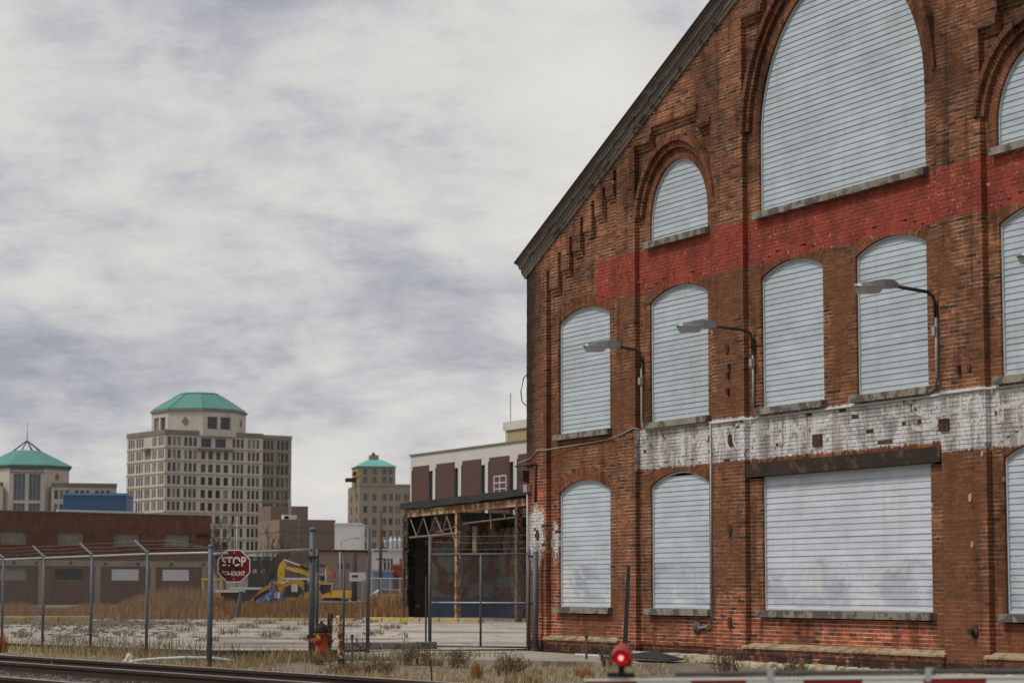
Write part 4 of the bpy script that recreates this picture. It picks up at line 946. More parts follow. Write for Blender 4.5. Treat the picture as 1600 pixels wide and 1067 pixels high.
wins = [(a - WGX, b - WGX, rowz(k), rowz(k) + 2.7) for k in range(11) for a, b in grp(fx(1125), fx(1205), 3) + grp(fx(1230), fx(1320), 3)]
facade(TA, WGX, 0.6, 0, 43.4 - WGX, 48.4, wins, MAT['limestone2'], depth=0.45, fr=0.10, frame=MAT['limestone2'])
gl = [g for a, b in ((0.9, 5.2), (6.5, 11.2), (12.5, 16.0), (17.5, 20.2), (21.5, 25.2)) for g in grp(a, b, 3)]
facade(TA, 0, 26, R(-90), 26, 48.8, [(a, b, rowz(k), rowz(k) + 2.7) for k in range(11) for a, b in gl if not (k == 0 and 12 < a < 16.5)], MAT['limestone'], depth=0.16, fr=0.05)
for k in range(11):
    for (x, y, an, a, b, m) in ((0, 0, 0, -0.25, WGX, 'belt'), (WGX, 0.6, 0, 0.02, 43.4 - WGX, 'limestone2'), (0, 26, R(-90), 0, 26, 'belt')):
        strip(TA, 'belt_course', MAT[m], x, y, an, a, b, rowz(k) - 0.75, rowz(k) - 0.45, 0.22)
strip(TA, 'parapet', MAT['parapet'], 0, 0, 0, -0.3, WGX, 47.6, 49.0, 0.3); strip(TA, 'parapet', MAT['limestone2'], WGX, 0.6, 0, 0.02, 43.4 - WGX, 47.6, 48.7, 0.3); strip(TA, 'parapet', MAT['parapet'], 0, 26, R(-90), 0, 26, 47.6, 49.0, 0.3)
strip(TA, 'balcony_ledge', MAT['parapet'], 0, 0, 0, fx(625), fx(885), 43.2, 43.8, 1.3); strip(TA, 'balcony_ledge', MAT['parapet'], 0, 26, R(-90), 12.0, 16.5, 43.2, 43.8, 1.3)
MB().box(0.1, 43.3, 1.2, 25.9, 48.0, 48.5).build('roof_deck', MAT['parapet'], TA)
MB().box(43.0, 43.4, 0.7, 26, 0, 48.3).build('end_wall', MAT['limestone2'], TA)
OC = (17.4, 12.3); AP = 13.3; RC = AP / math.cos(R(22.5)); FW = 2 * AP * math.tan(R(22.5))
MAT['diamond'] = M('bronze_diamond', (0.21, 0.165, 0.115), 0.7, 0.15, 0.5)
for i in range(8):
    an = R(45 * i); nx, ny = math.sin(an), -math.cos(an)          # outward
    x0 = OC[0] + nx * AP - math.cos(an) * FW / 2; y0 = OC[1] + ny * AP - math.sin(an) * FW / 2
    ww = [(1.6, 5.0, 49.6, 53.4), (6.0, 9.4, 49.6, 53.4)] if i % 2 == 0 else []
    facade(TA, x0, y0, an, FW, 55.6, ww, MAT['limestone'], z0=47.5, depth=0.6, fr=0.12, name='octagon_wall', wname='octagon_window')
    if not ww: MB().prism([(FW / 2, 50.6), (FW / 2 + 1.2, 52.0), (FW / 2, 53.4), (FW / 2 - 1.2, 52.0)], -0.15, -0.02).build('diamond_panel', MAT['diamond'], TA, (x0, y0, 0), an)
    strip(TA, 'octagon_cornice', MAT['parapet'], x0, y0, an, -0.2, FW + 0.2, 55.0, 55.7, 0.45)
def octroof(parent, name, mat, prof, c, rot=22.5):
    mb = MB(); mb.lathe([(r / math.cos(R(22.5)), z) for r, z in prof], 8, 0, 0); o = mb.build(name, mat, parent, (c[0], c[1], 0), R(rot)); return o
octroof(TA, 'copper_roof', MAT['copper'], [(AP - 0.2, 55.7), (AP - 0.2, 56.0), (5.9, 60.8), (5.6, 60.8), (5.6, 61.3), (0.1, 61.6)], OC)
for i in range(8):
    a = R(22.5 + 45 * i); r0, r1 = (AP - .25) / math.cos(R(22.5)), 5.9 / math.cos(R(22.5))
    MB().path([(OC[0] + r0 * math.cos(a), OC[1] + r0 * math.sin(a), 56.05), (OC[0] + r1 * math.cos(a), OC[1] + r1 * math.sin(a), 60.85)], 0.16, 4).build('roof_ridge', MAT['copper'], TA)

# --- its twin at the left picture edge
TB = thing('office_tower', 'twin office tower at the left edge with a green roof, open steel crown and spire', 'building', (-157.0, 760, 0), R(13))
AP2 = 13.4; FW2 = 2 * AP2 * math.tan(R(22.5))
for i in range(8):
    an = R(45 * i); nx, ny = math.sin(an), -math.cos(an); x0 = nx * AP2 - math.cos(an) * FW2 / 2; y0 = ny * AP2 - math.sin(an) * FW2 / 2
    ww = [(1.3, 5.0, 29.5, 38.0), (6.1, 9.8, 29.5, 38.0), (1.3, 5.0, 25.5, 28.6), (6.1, 9.8, 25.5, 28.6)] if i % 2 == 0 else []
    facade(TB, x0, y0, an, FW2, 40.4, ww, MAT['limestone'], z0=0, depth=0.6, fr=0.14, mull=2, glass=MAT['glassblue'], name='octagon_wall', wname='octagon_window')
    if not ww: MB().prism([(FW2 / 2, 36.0), (FW2 / 2 + 1.0, 37.3), (FW2 / 2, 38.6), (FW2 / 2 - 1.0, 37.3)], -0.15, -0.02).build('diamond_panel', MAT['diamond'], TB, (x0, y0, 0), an)
    strip(TB, 'octagon_cornice', MAT['parapet'], x0, y0, an, -0.2, FW2 + 0.2, 39.8, 40.5, 0.45)
octroof(TB, 'copper_roof', MAT['copper'], [(AP2 + 0.9, 40.5), (AP2 + 0.9, 40.9), (4.4, 46.0), (0.1, 46.1)], (0, 0))
for i in range(8):
    a = R(22.5 + 45 * i); MB().path([(4.7 * math.cos(a), 4.7 * math.sin(a), 45.9), (0.25 * math.cos(a), 0.25 * math.sin(a), 49.2)], 0.2, 4).build('crown_strut', MAT['darksteel'], TB)
MB().path([(0, 0, 48.6), (0, 0, 55.4)], 0.16, 5, 0.05).build('spire', MAT['darksteel'], TB)
for x, W_ in ((-30.0, 22.6), (7.6, 20.5)):
    wn = [g for q in range(int(W_ / 6.4)) for g in grp(0.9 + 6.4 * q, 5.6 + 6.4 * q, 3)]
    facade(TB, x, -14.2, 0, W_, 34.8, [(a, b, z, z + 2.9) for z in (30.0, 25.6, 21.2) for a, b in wn], MAT['limestone'], depth=0.45, fr=0.10)
    strip(TB, 'parapet', MAT['parapet'], x, -14.2, 0, -0.1, W_ + 0.1, 34.0, 35.2, 0.3)
    MB().box(x + .05, x + W_ - .05, -13.6, 12, 33.6, 34.2).build('roof_deck', MAT['parapet'], TB)
MB().box(28.0, 28.1, -14.1, 12, 0, 34.6).build('end_wall', MAT['limestone2'], TB)
me = text_mesh('One Renaissance Center', 1.25, 'roof_sign_lettering', 0.06)
for v in me.vertices: v.co = (v.co.x, -v.co.z, v.co.y)
link('roof_sign_lettering', me, MAT['signwhite'], TB, (0, -AP2 - 0.25, 38.55))
MB().box(-FW2 / 2 + 0.2, FW2 / 2 - 0.2, -AP2 - 0.12, -AP2 - 0.02, 38.25, 39.75).build('sign_band', MAT['parapet'], TB)

# --- blue metal box building
MAT['blue'] = M('blue_metal_siding', (0.060, 0.120, 0.225), 0.6, 0.12, 0.3, streak=0.1); MAT['blueL'] = M('pale_blue_siding', (0.17, 0.30, 0.44), 0.6, 0.12, 0.3); MAT['blueT'] = M('blue_roof_trim', (0.10, 0.21, 0.38), 0.6, 0.1, 0.3)
q = P(99, 770, 330); BBt = thing('metal_shed', 'plain blue metal building behind the brown brick warehouse roof', 'building', (q.x, q.y, 0), R(4)); h = q.z
MB().box(0, 8.8, 0, 10, 0, h - 0.35).build('wall', MAT['blue'], BBt); MB().prismx([(0, 0.0), (10, 0.0), (10, h - 0.36), (0.02, h - 0.36)], -0.06, -0.005).build('pale_side_wall', MAT['blueL'], BBt)
MB().box(-0.12, 8.92, -0.12, 10.1, h - 0.34, h + 0.02).build('roof_trim', MAT['blueT'], BBt)
for i in range(1, 22): MB().box(i * 0.4 - 0.02, i * 0.4 + 0.02, -0.03, -0.002, 0.5, h - 0.36).build('siding_rib', MAT['blue'], BBt)
w_ = MB().path([(-1.5, 4, 0), (-1.5, 4, 0.1)], 0.1, 4)

# --- long brown brick warehouse
MAT['brownbrick'] = M('brown_brick', (0.125, 0.060, 0.044), 0.9, 0.34, 0.9, streak=0.35, col2=(0.165, 0.085, 0.06), spots=0.12); MAT['beltcon'] = M('tan_concrete_frame', (0.30, 0.245, 0.18), 0.9, 0.3, 0.8, streak=0.25)
MAT['brownlow'] = M('faded_brown_brick', (0.150, 0.082, 0.062), 0.9, 0.3, 0.7); MAT['glassblock'] = M('glass_block', (0.24, 0.26, 0.25), 0.3, 0.35, 2.5); MAT['boardwhite'] = M('white_board', (0.62, 0.63, 0.66), 0.7, 0.15, 1.0); MAT['void'] = M('dark_interior', (0.010, 0.009, 0.008), 0.9, 0.2, 1.0)
A = P(329, 806, 225); Bp = P(0, 798, 210.6); dx = Vector((A.x - Bp.x, A.y - Bp.y, 0)); L = dx.length + 14
BW = thing('brown_brick_warehouse', 'long low brown brick warehouse with glass block windows and boarded openings', 'building', (A.x - dx.normalized().x * L, A.y - dx.normalized().y * L, 0), math.atan2(dx.y, dx.x))
h = A.z - 0.02
def bx(xpx):      # photograph column to distance along this wall
    k = (xpx - 800) / F_PX; o = BW.location; d = dx.normalized(); return (k * o.y - o.x) / (d.x - k * d.y)
zz = lambda xpx, ypx: P(xpx, ypx, BW.location.y + dx.normalized().y * bx(xpx)).z
wu = [(bx(a), bx(b), zz(a, d_), zz(a, c)) for a, b, c, d_ in ((3, 47, 823, 842), (92, 135, 825.7, 844), (180, 222, 828, 846.5), (259, 300, 830, 848))]
wu = [(a, b, 5.35, 6.55) for a, b, c, d_ in wu]; wu += [(a - 11.8, b - 11.8, c, d_) for a, b, c, d_ in wu[:1]]
wl_ = [(bx(a), bx(b), 2.15, 3.25) for a, b in ((-5, 48), (90, 134), (178, 221), (257, 299))]
o = facade(BW, 0, 0, 0, L, h, wu + wl_, MAT['brownbrick'], depth=0.3, glass=MAT['glassblock'], frame=MAT['beltcon'], fr=0.06, mull=0)
for a, b, c, d_ in wu:
    g = MB(); n = 11
    for i in range(1, n): g.box(a + (b - a) * i / n - (0.025 if i != 5 else 0.06), a + (b - a) * i / n + (0.025 if i != 5 else 0.06), 0.20, 0.285, c + .02, d_ - .02)
    for i in range(1, 5): g.box(a + .02, b - .02, 0.21, 0.28, c + (d_ - c) * i / 5 - 0.025, c + (d_ - c) * i / 5 + 0.025)
    g.build('block_joints', MAT['boardwhite'] if False else MAT['beltcon'], BW)
strip(BW, 'belt_course', MAT['beltcon'], 0, 0, 0, 0.02, L - 0.02, 3.45, 4.0, 0.08)
for xp in (-30, 68, 156, 242, 322): MB().box(bx(xp) - 0.28, bx(xp) + 0.28, -0.10, 0.0, 0, 3.448).build('concrete_column', MAT['beltcon'], BW)
for i, (a, b, c, d_) in enumerate(wl_):
    if i >= 2: MB().box(a + .04, b - .04, 0.02, 0.1, c + .04, d_ - .04).build('window_board', MAT['boardwhite'], BW)
    if i == 1: MB().box(a + .07, b - .07, 0.17, 0.2, c + .07, d_ - .07).build('broken_window_void', MAT['void'], BW)
for xp in (25, 60, 113, 167, 218, 270, 320): MB().box(bx(xp) - .1, bx(xp) + .1, -0.2, -0.081, 3.62, 3.85).build('wall_vent', MAT['void'], BW)
MB().box(0.05, L - .05, 0.4, 26, h - 0.5, h - 0.35).build('roof_deck', MAT['tar'], BW); MB().box(0, L, -0.06, 0.3, h + 0.002, h + 0.10).build('coping', MAT['boardwhite'] if False else MAT['parapet'], BW)
MB().box(L - 0.3, L - 0.01, 0.02, 26, 0, h - 0.01).build('end_wall', MAT['brownbrick'], BW)
MB().box(bx(105), bx(240), 1.5, 1.8, h - 0.3, h + 0.32).build('white_roof_upstand', MAT['whitebox'], BW)
MB().box(bx(310), bx(329) - 0.05, -0.25, -0.02, 6.45, 6.62).build('rusty_bracket', MAT['iron'], BW)

# --- pinkish brown block with a stepped roof
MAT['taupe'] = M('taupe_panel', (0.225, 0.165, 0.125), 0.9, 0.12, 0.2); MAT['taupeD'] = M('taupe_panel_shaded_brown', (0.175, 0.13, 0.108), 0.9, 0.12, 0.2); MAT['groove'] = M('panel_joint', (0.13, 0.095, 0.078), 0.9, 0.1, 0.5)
q = P(437, 811, 420); s_ = F_PX / 420
TP = thing('taupe_office_block', 'windowless taupe concrete block with a stepped roof behind the excavators', 'building', (q.x, q.y, 0), R(20)); h1 = q.z; h2 = P(437, 790, 425).z
wn = [(7.1, 9.2, h1 - 7.2 - 5.9 * k, h1 - 5.4 - 5.9 * k) for k in range(3)]; wn = [(a + d_, a + d_ + 0.95, c, e) for a, b, c, e in wn for d_ in (0, 1.15)]
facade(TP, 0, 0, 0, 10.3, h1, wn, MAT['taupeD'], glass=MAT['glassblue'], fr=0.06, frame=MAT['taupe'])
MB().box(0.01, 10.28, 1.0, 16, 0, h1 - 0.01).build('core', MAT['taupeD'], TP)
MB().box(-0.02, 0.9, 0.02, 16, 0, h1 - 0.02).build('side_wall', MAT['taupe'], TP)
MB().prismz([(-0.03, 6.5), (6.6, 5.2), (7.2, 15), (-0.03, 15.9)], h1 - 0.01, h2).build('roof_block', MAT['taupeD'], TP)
MB().box(-0.05, -0.02, 0.0, 16, h1 - 2.3, h1 - 2.15).build('panel_joint', MAT['groove'], TP); MB().box(-0.05, -0.02, 0.0, 16, h1 - 6.4, h1 - 6.25).build('panel_joint', MAT['groove'], TP)
MB().box(0.0, 10.3, -0.03, -0.005, h1 - 2.3, h1 - 2.15).build('panel_joint', MAT['groove'], TP)
MB().box(1.0, 3.4, 1.0, 2.6, h1, h1 + 0.85).build('roof_unit', MAT['whitebox'], TP); MB().box(1.1, 1.9, 0.96, 0.995, h1 + .12, h1 + .6).build('roof_unit_vent', MAT['void'], TP)
la = MB()
for x in (2.95, 3.35): la.box(x, x + 0.06, 4.9, 4.96, h1 + 0.3, h2 + 1.2)
for i in range(9): la.box(2.96, 3.40, 4.91, 4.95, h1 + 0.5 + 0.38 * i, h1 + 0.56 + 0.38 * i)
la.build('roof_ladder', MAT['whitebox'], TP)

# --- tan hospital-like tower with a bright green hip roof
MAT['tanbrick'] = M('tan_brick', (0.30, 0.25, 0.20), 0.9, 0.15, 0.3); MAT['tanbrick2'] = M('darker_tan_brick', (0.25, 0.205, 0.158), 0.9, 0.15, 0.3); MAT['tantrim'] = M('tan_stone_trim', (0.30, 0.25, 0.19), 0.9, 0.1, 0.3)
q = P(562, 757, 680); TC = thing('tan_brick_tower', 'tan brick tower with a bright green hipped roof and rooftop cupola', 'building', (q.x, q.y, 0), R(12)); h = q.z; s_ = 680 / F_PX
fzx = lambda zx: (zx - 257) / 4.103 * s_ * 1.02
wn = []
for k in range(8):
    for a, b in ((281, 308), (338, 365), (403, 428), (443, 468), (487, 498), (504, 515), (542, 553), (559, 570)):
        z = h - 3.2 - 3.5 * k - 1.4; wn.append((fzx(a), fzx(b), z, z + 2.0))
facade(TC, 0, 0, 0, 15.0, h, wn, MAT['tanbrick'], glass=MAT['glassblue'], depth=0.35, fr=0.09, frame=MAT['tantrim'])
wn = [(a, b, h - 4.6 - 3.5 * k, h - 2.6 - 3.5 * k) for k in range(8) for a, b in ((3.0, 4.2), (4.7, 5.9), (14.0, 15.2), (15.7, 16.9))]
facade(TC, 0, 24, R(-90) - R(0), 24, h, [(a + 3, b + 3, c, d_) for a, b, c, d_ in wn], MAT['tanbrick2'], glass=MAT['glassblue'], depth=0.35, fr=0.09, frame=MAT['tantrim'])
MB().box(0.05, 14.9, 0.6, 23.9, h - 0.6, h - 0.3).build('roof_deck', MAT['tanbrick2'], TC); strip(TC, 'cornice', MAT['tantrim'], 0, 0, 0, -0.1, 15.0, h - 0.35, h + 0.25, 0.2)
h3 = P(562, 728, 680).z
wn = [(fzx(a), fzx(b), z, z + 1.7) for a, b in ((281, 308), (342, 368), (403, 430), (443, 470)) for z in (h + 0.6, h + 3.0)]
facade(TC, -0.1, 0.4, 0, 10.6, h3, wn, MAT['tanbrick'], z0=h - 0.3, glass=MAT['glassblue'], depth=0.3, fr=0.09, frame=MAT['tantrim'], name='penthouse_wall')
facade(TC, -0.1, 15.4, R(-90), 15.0, h3, [], MAT['tanbrick2'], z0=h - 0.3, name='penthouse_wall')
MAT['gold'] = M('yellow_sign_board', (0.50, 0.33, 0.07), 0.7, 0.2, 0.5)
MB().box(-0.45, -0.12, 1.5, 12.0, h3 - 2.9, h3 - 0.7).build('yellow_roof_panel', MAT['gold'], TC); MB().box(-0.5, -0.46, 3.0, 10.5, h3 - 2.5, h3 - 1.2).build('panel_opening', MAT['void'], TC)
MB().box(-3.0, -0.11, 6.0, 9.0, h + 1.1, h + 1.25).build('balcony', MAT['darksteel'], TC)
for y in (6.0, 8.9): MB().box(-3.0, -0.12, y, y + 0.1, h + 1.25, h + 2.2).build('balcony_rail', MAT['darksteel'], TC)
MB().add([(-0.6, -0.1, h3), (11.0, -0.1, h3), (11.0, 15.9, h3), (-0.6, 15.9, h3), (3.0, 4.5, h3 + 2.1), (7.2, 4.5, h3 + 2.1), (7.2, 11.0, h3 + 2.1), (3.0, 11.0, h3 + 2.1)], PF).build('hipped_roof', MAT['copper2'], TC)
MB().box(3.9, 6.4, 6, 9, h3 + 2.0, h3 + 3.6).build('cupola', MAT['tanbrick2'], TC); MB().lathe([(0.6, h3 + 3.6), (0.4, h3 + 4.2), (0.1, h3 + 4.5)], 6, 5.0, 7).build('cupola_vent', MAT['darksteel'], TC)

# --- white framed building with brick panels behind the ruined shed
MAT['panelwhite'] = M('white_concrete_panel', (0.56, 0.53, 0.50), 0.85, 0.12, 0.5); MAT['panelbrick'] = M('plum_brick_panel', (0.098, 0.054, 0.046), 0.9, 0.16, 1.2); MAT['buff'] = M('buff_panel', (0.36, 0.30, 0.15), 0.85, 0.1, 0.5)
LN = Vector((UD.x, UD.y, 0)); q = P(641.4, 712.4, 200)
WB = thing('white_panel_building', 'white framed building with plum brick panels and slit windows behind the shed', 'building', (q.x, q.y, 0), YAW - math.pi / 2); h = q.z; Lw = 30.0
def wx(xpx): k = (xpx - 800) / F_PX; return (k * q.y - q.x) / (UD.x - k * UD.y)
wn = []; pan = []
for a, b, c in ((645, 671, 675.5), (682, 711, 715), (722.5, 752.5, 757), (764.5, 796.5, 801.5), (809.5, 843, 848)):
    pan.append((wx(a) + .12, wx(b))); wn.append((wx(a) - 0.20, wx(a) + 0.10, 2.0, h - 1.25)); wn.append((wx(b) + 0.02, wx(c) + 0.15, 2.0, h - 1.45))
facade(WB, 0, 0, 0, Lw, h, wn, MAT['panelwhite'], z0=0, depth=0.14, glass=MAT['glass'], frame=MAT['darksteel'], fr=0.03)
for a, b in pan: MB().box(a, b, -0.06, -0.003, 1.8, h - 0.95).build('brick_panel', MAT['panelbrick'], WB)
MB().box(0.02, Lw, 0.9, 18, 0, h - 0.2).build('core', MAT['panelwhite'], WB); MB().box(-0.1, Lw, -0.12, 0.5, h + 0.003, h + 0.12).build('coping', MAT['parapet'], WB)
q2 = P(790, 660, 235); t = thing('roof_plant_room', 'buff and white rooftop block beside the warehouse corner', 'building', (q2.x, q2.y, 0), YAW - math.pi / 2); hh = q2.z; zb = P(790, 673, 235).z
MB().box(0, 12, 0, 10, 0, zb).build('wall', MAT['buff'], t); MB().box(-0.2, 12, -0.2, 10, zb + .003, hh).build('white_fascia', MAT['panelwhite'], t); MB().box(0.35, 0.6, -0.06, -0.003, 10, zb).build('pipe', MAT['panelwhite'], t); MB().path([(0.1, 0.5, hh), (0.1, 0.5, hh + 3)], 0.04, 4).build('antenna', MAT['darksteel'], t)

# --- ruined open shed
MAT['ruinwall'] = M('whitewashed_ruin_brick', (0.30, 0.29, 0.265), 0.95, 0.45, 0.9, col2=(0.22, 0.085, 0.05), spots=0.38, streak=0.4); MAT['ruindark'] = M('dark_ruin_wall', (0.040, 0.034, 0.027), 0.95, 0.6, 1.2, col2=(0.14, 0.13, 0.11), spots=0.1)  # second material is a darker wall tone, used near the front
MAT['rearwall'] = M('grey_plaster_ruin', (0.20, 0.195, 0.185), 0.95, 0.35, 0.8, col2=(0.16, 0.07, 0.045), spots=0.1, streak=0.3); MAT['green'] = M('dark_green_wall', (0.11, 0.12, 0.11), 0.9, 0.3, 1.0, streak=0.3); MAT['bluewall'] = M('blue_dado_paint', (0.085, 0.14, 0.27), 0.85, 0.35, 1.5, col2=(0.12, 0.10, 0.09), spots=0.2); MAT['rustbeam'] = M('rusty_beam', (0.19, 0.088, 0.036), 0.9, 0.5, 1.3, col2=(0.42, 0.31, 0.20), spots=0.3); MAT['truss'] = M('pale_truss_steel', (0.19, 0.155, 0.12), 0.8, 0.35, 2.0)
q = P(636, 965, 105); SH = thing('ruined_shed', 'ruined open-fronted shed with a sagging tar roof and exposed steel truss', 'building', (q.x, q.y, 0), YAW - math.pi / 2)
def sx_(xpx): k = (xpx - 800) / F_PX; return (k * q.y - q.x) / (UD.x - k * UD.y)
LS = 18.0; dS = 5.0
def rz_(x): return 5.16 + 0.012 * x
MB().box(0, LS, 0.3, dS, -0.05, 0.12).build('floor_slab', MAT['kerb'], SH)
MB().box(0.0, 0.33, 0.0, 1.0, 0.121, 4.78).build('left_wall', MAT['ruindark'], SH); MB().box(0.0, 0.35, 1.001, dS, 1.0, 4.4).build('whitewashed_wall', MAT['ruinwall'], SH); MB().box(0.0, 0.355, 1.001, dS, 0.121, 0.999).build('blue_dado', MAT['bluewall'], SH); MB().box(0.0, 0.34, 1.001, dS, 4.401, 4.78).build('green_upper_wall', MAT['green'], SH)
rr = random.Random(5)
lw = MB()
for k in range(24):
    for j in range(3): lw.box(rr.uniform(-.06, 0.0), 0.36, -0.05 - rr.uniform(0, .12), 0.2, 0.15 + k * 0.19, 0.15 + k * 0.19 + 0.17)
lw.build('ragged_wall_end', MAT['ruindark'], SH)
MB().box(0.36, LS, dS - 0.3, dS, 1.15, 2.9).build('rear_wall', MAT['rearwall'], SH); MB().box(0.36, LS, dS - 0.29, dS, 0.121, 1.149).build('blue_dado', MAT['bluewall'], SH); MB().box(0.36, LS, dS - 0.28, dS, 2.901, 4.7).build('green_upper_wall', MAT['green'], SH)
MB().box(0.37, 2.6, dS - 0.7, dS - 0.302, 0.122, 4.1).build('white_brick_pier', MAT['ruinwall'], SH); MB().box(4.6, 5.2, dS - 1.0, dS - 0.303, 0.122, 3.6).build('brick_stub', MAT['ruinwall'], SH)
MB().box(0.4, 2.61, dS - 0.73, dS - 0.702, 0.13, 0.95).build('blue_dado', MAT['bluewall'], SH)
roof = MB(); n = 14
for i in range(n + 1):
    x = -0.12 + (LS + .12) * i / n; z = rz_(x) + rr.uniform(-.03, .03); y0 = -0.35 + rr.uniform(-.06, .06)
    roof.v += [(x, y0, z - 0.30 + rr.uniform(-.04, .04)), (x, y0, z), (x, dS + 0.2, z + 0.1), (x, dS + 0.2, z - 0.2)]
for i in range(n):
    for j in range(4): a = i * 4; roof.f.append((a + j, a + (j + 1) % 4, a + 4 + (j + 1) % 4, a + 4 + j))
roof.f += [(3, 2, 1, 0), tuple(range(n * 4, n * 4 + 4))]
roof.build('tar_roof', MAT['tar'], SH)
MB().add([(0.1, -0.15, 4.52), (LS, -0.15, 4.72), (LS, 0.05, 4.72), (0.1, 0.05, 4.52), (0.1, -0.15, 4.84), (LS, -0.15, 5.0), (LS, 0.05, 5.0), (0.1, 0.05, 4.84)], PF).build('rusty_beam', MAT['rustbeam'], SH)
MB().path([(0.3, -0.05, 3.62), (5.9, -0.05, 3.72)], 0.05, 4).build('truss_chord', MAT['truss'], SH)
MB().path([(3.0, 0.1, 3.80), (6.2, 0.1, 4.12), (LS, 0.1, 4.42)], 0.035, 4).build('truss_chord', MAT['truss'], SH)
zs = [(0.4, 4.5), (1.15, 3.66), (1.9, 4.5), (2.5, 3.68), (3.2, 4.5), (4.0, 3.7), (4.4, 4.5), (5.9, 2.6)]
for a, b in zip(zs[:-1], zs[1:]): MB().path([(a[0], -0.05, a[1]), (b[0], -0.05, b[1])], 0.035, 4).build('truss_web', MAT['truss'], SH)
for x, z0 in ((8.6, 3.8), (9.9, 4.2), (11.0, 3.9)): MB().path([(x, 0.05, 4.7), (x + rr.uniform(-.1, .3), 0.05, z0)], 0.03, 4).build('truss_web', MAT['truss'], SH)
px = sx_(718); MB().box(px - 0.10, px + 0.10, -0.15, 0.05, 0.0, 4.62).build('post', MAT['rustbeam'], SH)
px = sx_(812); MB().box(px - 0.12, px + 0.12, -0.15, 0.08, 0.0, 4.68).build('post', MAT['rustdark'], SH); px = sx_(638); MB().box(px - 0.14, px + 0.02, -0.20, -0.06, 0.0, 4.6).build('post', MAT['rustdark'], SH)
MB().box(sx_(722), sx_(728), 0.5, 0.6, 2.9, 4.0).build('door_panel', MAT['truss'], SH)
MB().path([(sx_(776), 4.4, 2.35), (sx_(812), 4.4, 2.2)], 0.06, 5).build('hanging_pipe', MAT['void'], SH)
# ladder on the shed roof
t = thing('roof_ladder', 'small white ladder hoop standing on the ruined shed roof', 'ladder', W(0, 0) * 0 + Vector((q.x, q.y, 0)) + UD * sx_(764) - ND * 0.5 + Vector((0, 0, rz_(sx_(764)) + 0.02)), YAW - math.pi / 2)
for x in (-0.55, 0.0, 0.62): MB().path([(x, 0, -0.02), (x, 0, 0.75)], 0.03, 5).build('rail', MAT['panelwhite'], t)
for z in (0.2, 0.45, 0.73): MB().path([(-0.55, 0, z), (0.62, 0, z)], 0.025, 5).build('rung', MAT['panelwhite'], t)

# --- small buildings in the gap
MAT['palewall'] = M('pale_rendered_wall', (0.50, 0.46, 0.46), 0.85, 0.1, 0.4); MAT['orangebrick'] = M('orange_brick', (0.30, 0.085, 0.045), 0.9, 0.15, 0.8); MAT['container'] = M('blue_grey_cladding', (0.20, 0.26, 0.36), 0.6, 0.12, 0.6); MAT['charcoal'] = M('charcoal_wall', (0.055, 0.052, 0.055), 0.85, 0.3, 0.5); MAT['silver'] = M('silver_tank', (0.50, 0.54, 0.58), 0.35, 0.12, 0.8, metal=0.6)
def block(name, label, x0, x1, ytop, Y, depth, mat, wins=(), rz=0.0, glass=None, z0=0.0, frame=None):
    a, b = P(x0, ytop, Y), P(x1, ytop, Y); t = thing(name, label, 'building', (a.x, a.y, 0), rz); Wd = (b.x - a.x) / max(math.cos(rz), .2)
    s = F_PX / Y
    ww = [((c - x0) / s, (d - x0) / s, CAM_Z + (923 - f) / s, CAM_Z + (923 - e) / s) for c, d, e, f in wins]
    facade(t, 0, 0, 0, Wd, a.z, ww, mat, glass=glass, fr=0.06, frame=frame, depth=0.25)
    MB().prismz([(0.01, 0.3), (Wd - .01, 0.3), (Wd - .01, depth), (0.01, depth)], 0, a.z - 0.02).build('core', mat, t); MB().box(-0.1, Wd + .1, -0.1, depth, a.z + .002, a.z + 0.25).build('coping', mat, t)
    return t, Wd, a.z
block('white_gable_wall', 'blank white wall between the taupe block and the tan tower', 523, 563, 819, 400, 12, MAT['whitebox'])
block('low_tan_building', 'low tan building with small windows below the blank white wall', 483, 581, 862, 330, 12, MAT['taupe'], [(497, 512, 882, 888), (527, 536, 881, 891), (540, 547, 881, 891), (500, 508, 900, 908)], glass=MAT['glass'])
t, Wd, hz = block('pale_annex', 'pale pink-grey annex with tall barred windows and silver roof tanks', 581, 640, 860, 290, 10, MAT['palewall'], [(599, 604, 873, 893), (605, 609, 873, 893), (610, 614, 873, 893), (624, 628, 873, 884), (629, 633, 873, 884)], glass=MAT['glass'])
ut = [(607, 613), (614, 619), (621, 626), (627, 632)]
for i, (a, b) in enumerate(ut):
    pa = P((a + b) / 2, 858, 292); r = (b - a) / 2 * 292 / F_PX
    o = thing('silver_roof_tank', ['leftmost silver tank on the pale annex roof', 'second silver tank from the left on the pale annex roof', 'third silver tank from the left on the pale annex roof', 'rightmost silver tank on the pale annex roof, beside the shed'][i], 'tank', (pa.x, pa.y + 1.2, hz + 0.25), 0, 'tanks on the annex roof')
    MB().lathe([(r, 0), (r, 1.1), (r * 0.8, 1.25), (r * 0.3, 1.3)], 10).build('tank_body', MAT['silver'], o, smooth=True); MB().lathe([(r * .35, 1.28), (r * .35, 1.55), (r * .1, 1.6)], 6).build('vent', MAT['whitebox'], o)
block('orange_brick_house', 'small orange brick building with two dark windows beside the shed', 612, 640, 885, 240, 8, MAT['orangebrick'], [(617, 623, 900, 928), (627, 632, 900, 919)], glass=MAT['glass'], frame=MAT['orangebrick'])
t, Wd, hz = block('blue_clad_shed', 'blue-grey corrugated metal shed left of the orange brick building', 582, 611.5, 894, 236, 6, MAT['container'])
for i in range(1, 12): MB().box(Wd * i / 12 - 0.02, Wd * i / 12 + 0.02, -0.035, -0.003, 0.1, hz - .01).build('cladding_rib', MAT['container'], t)
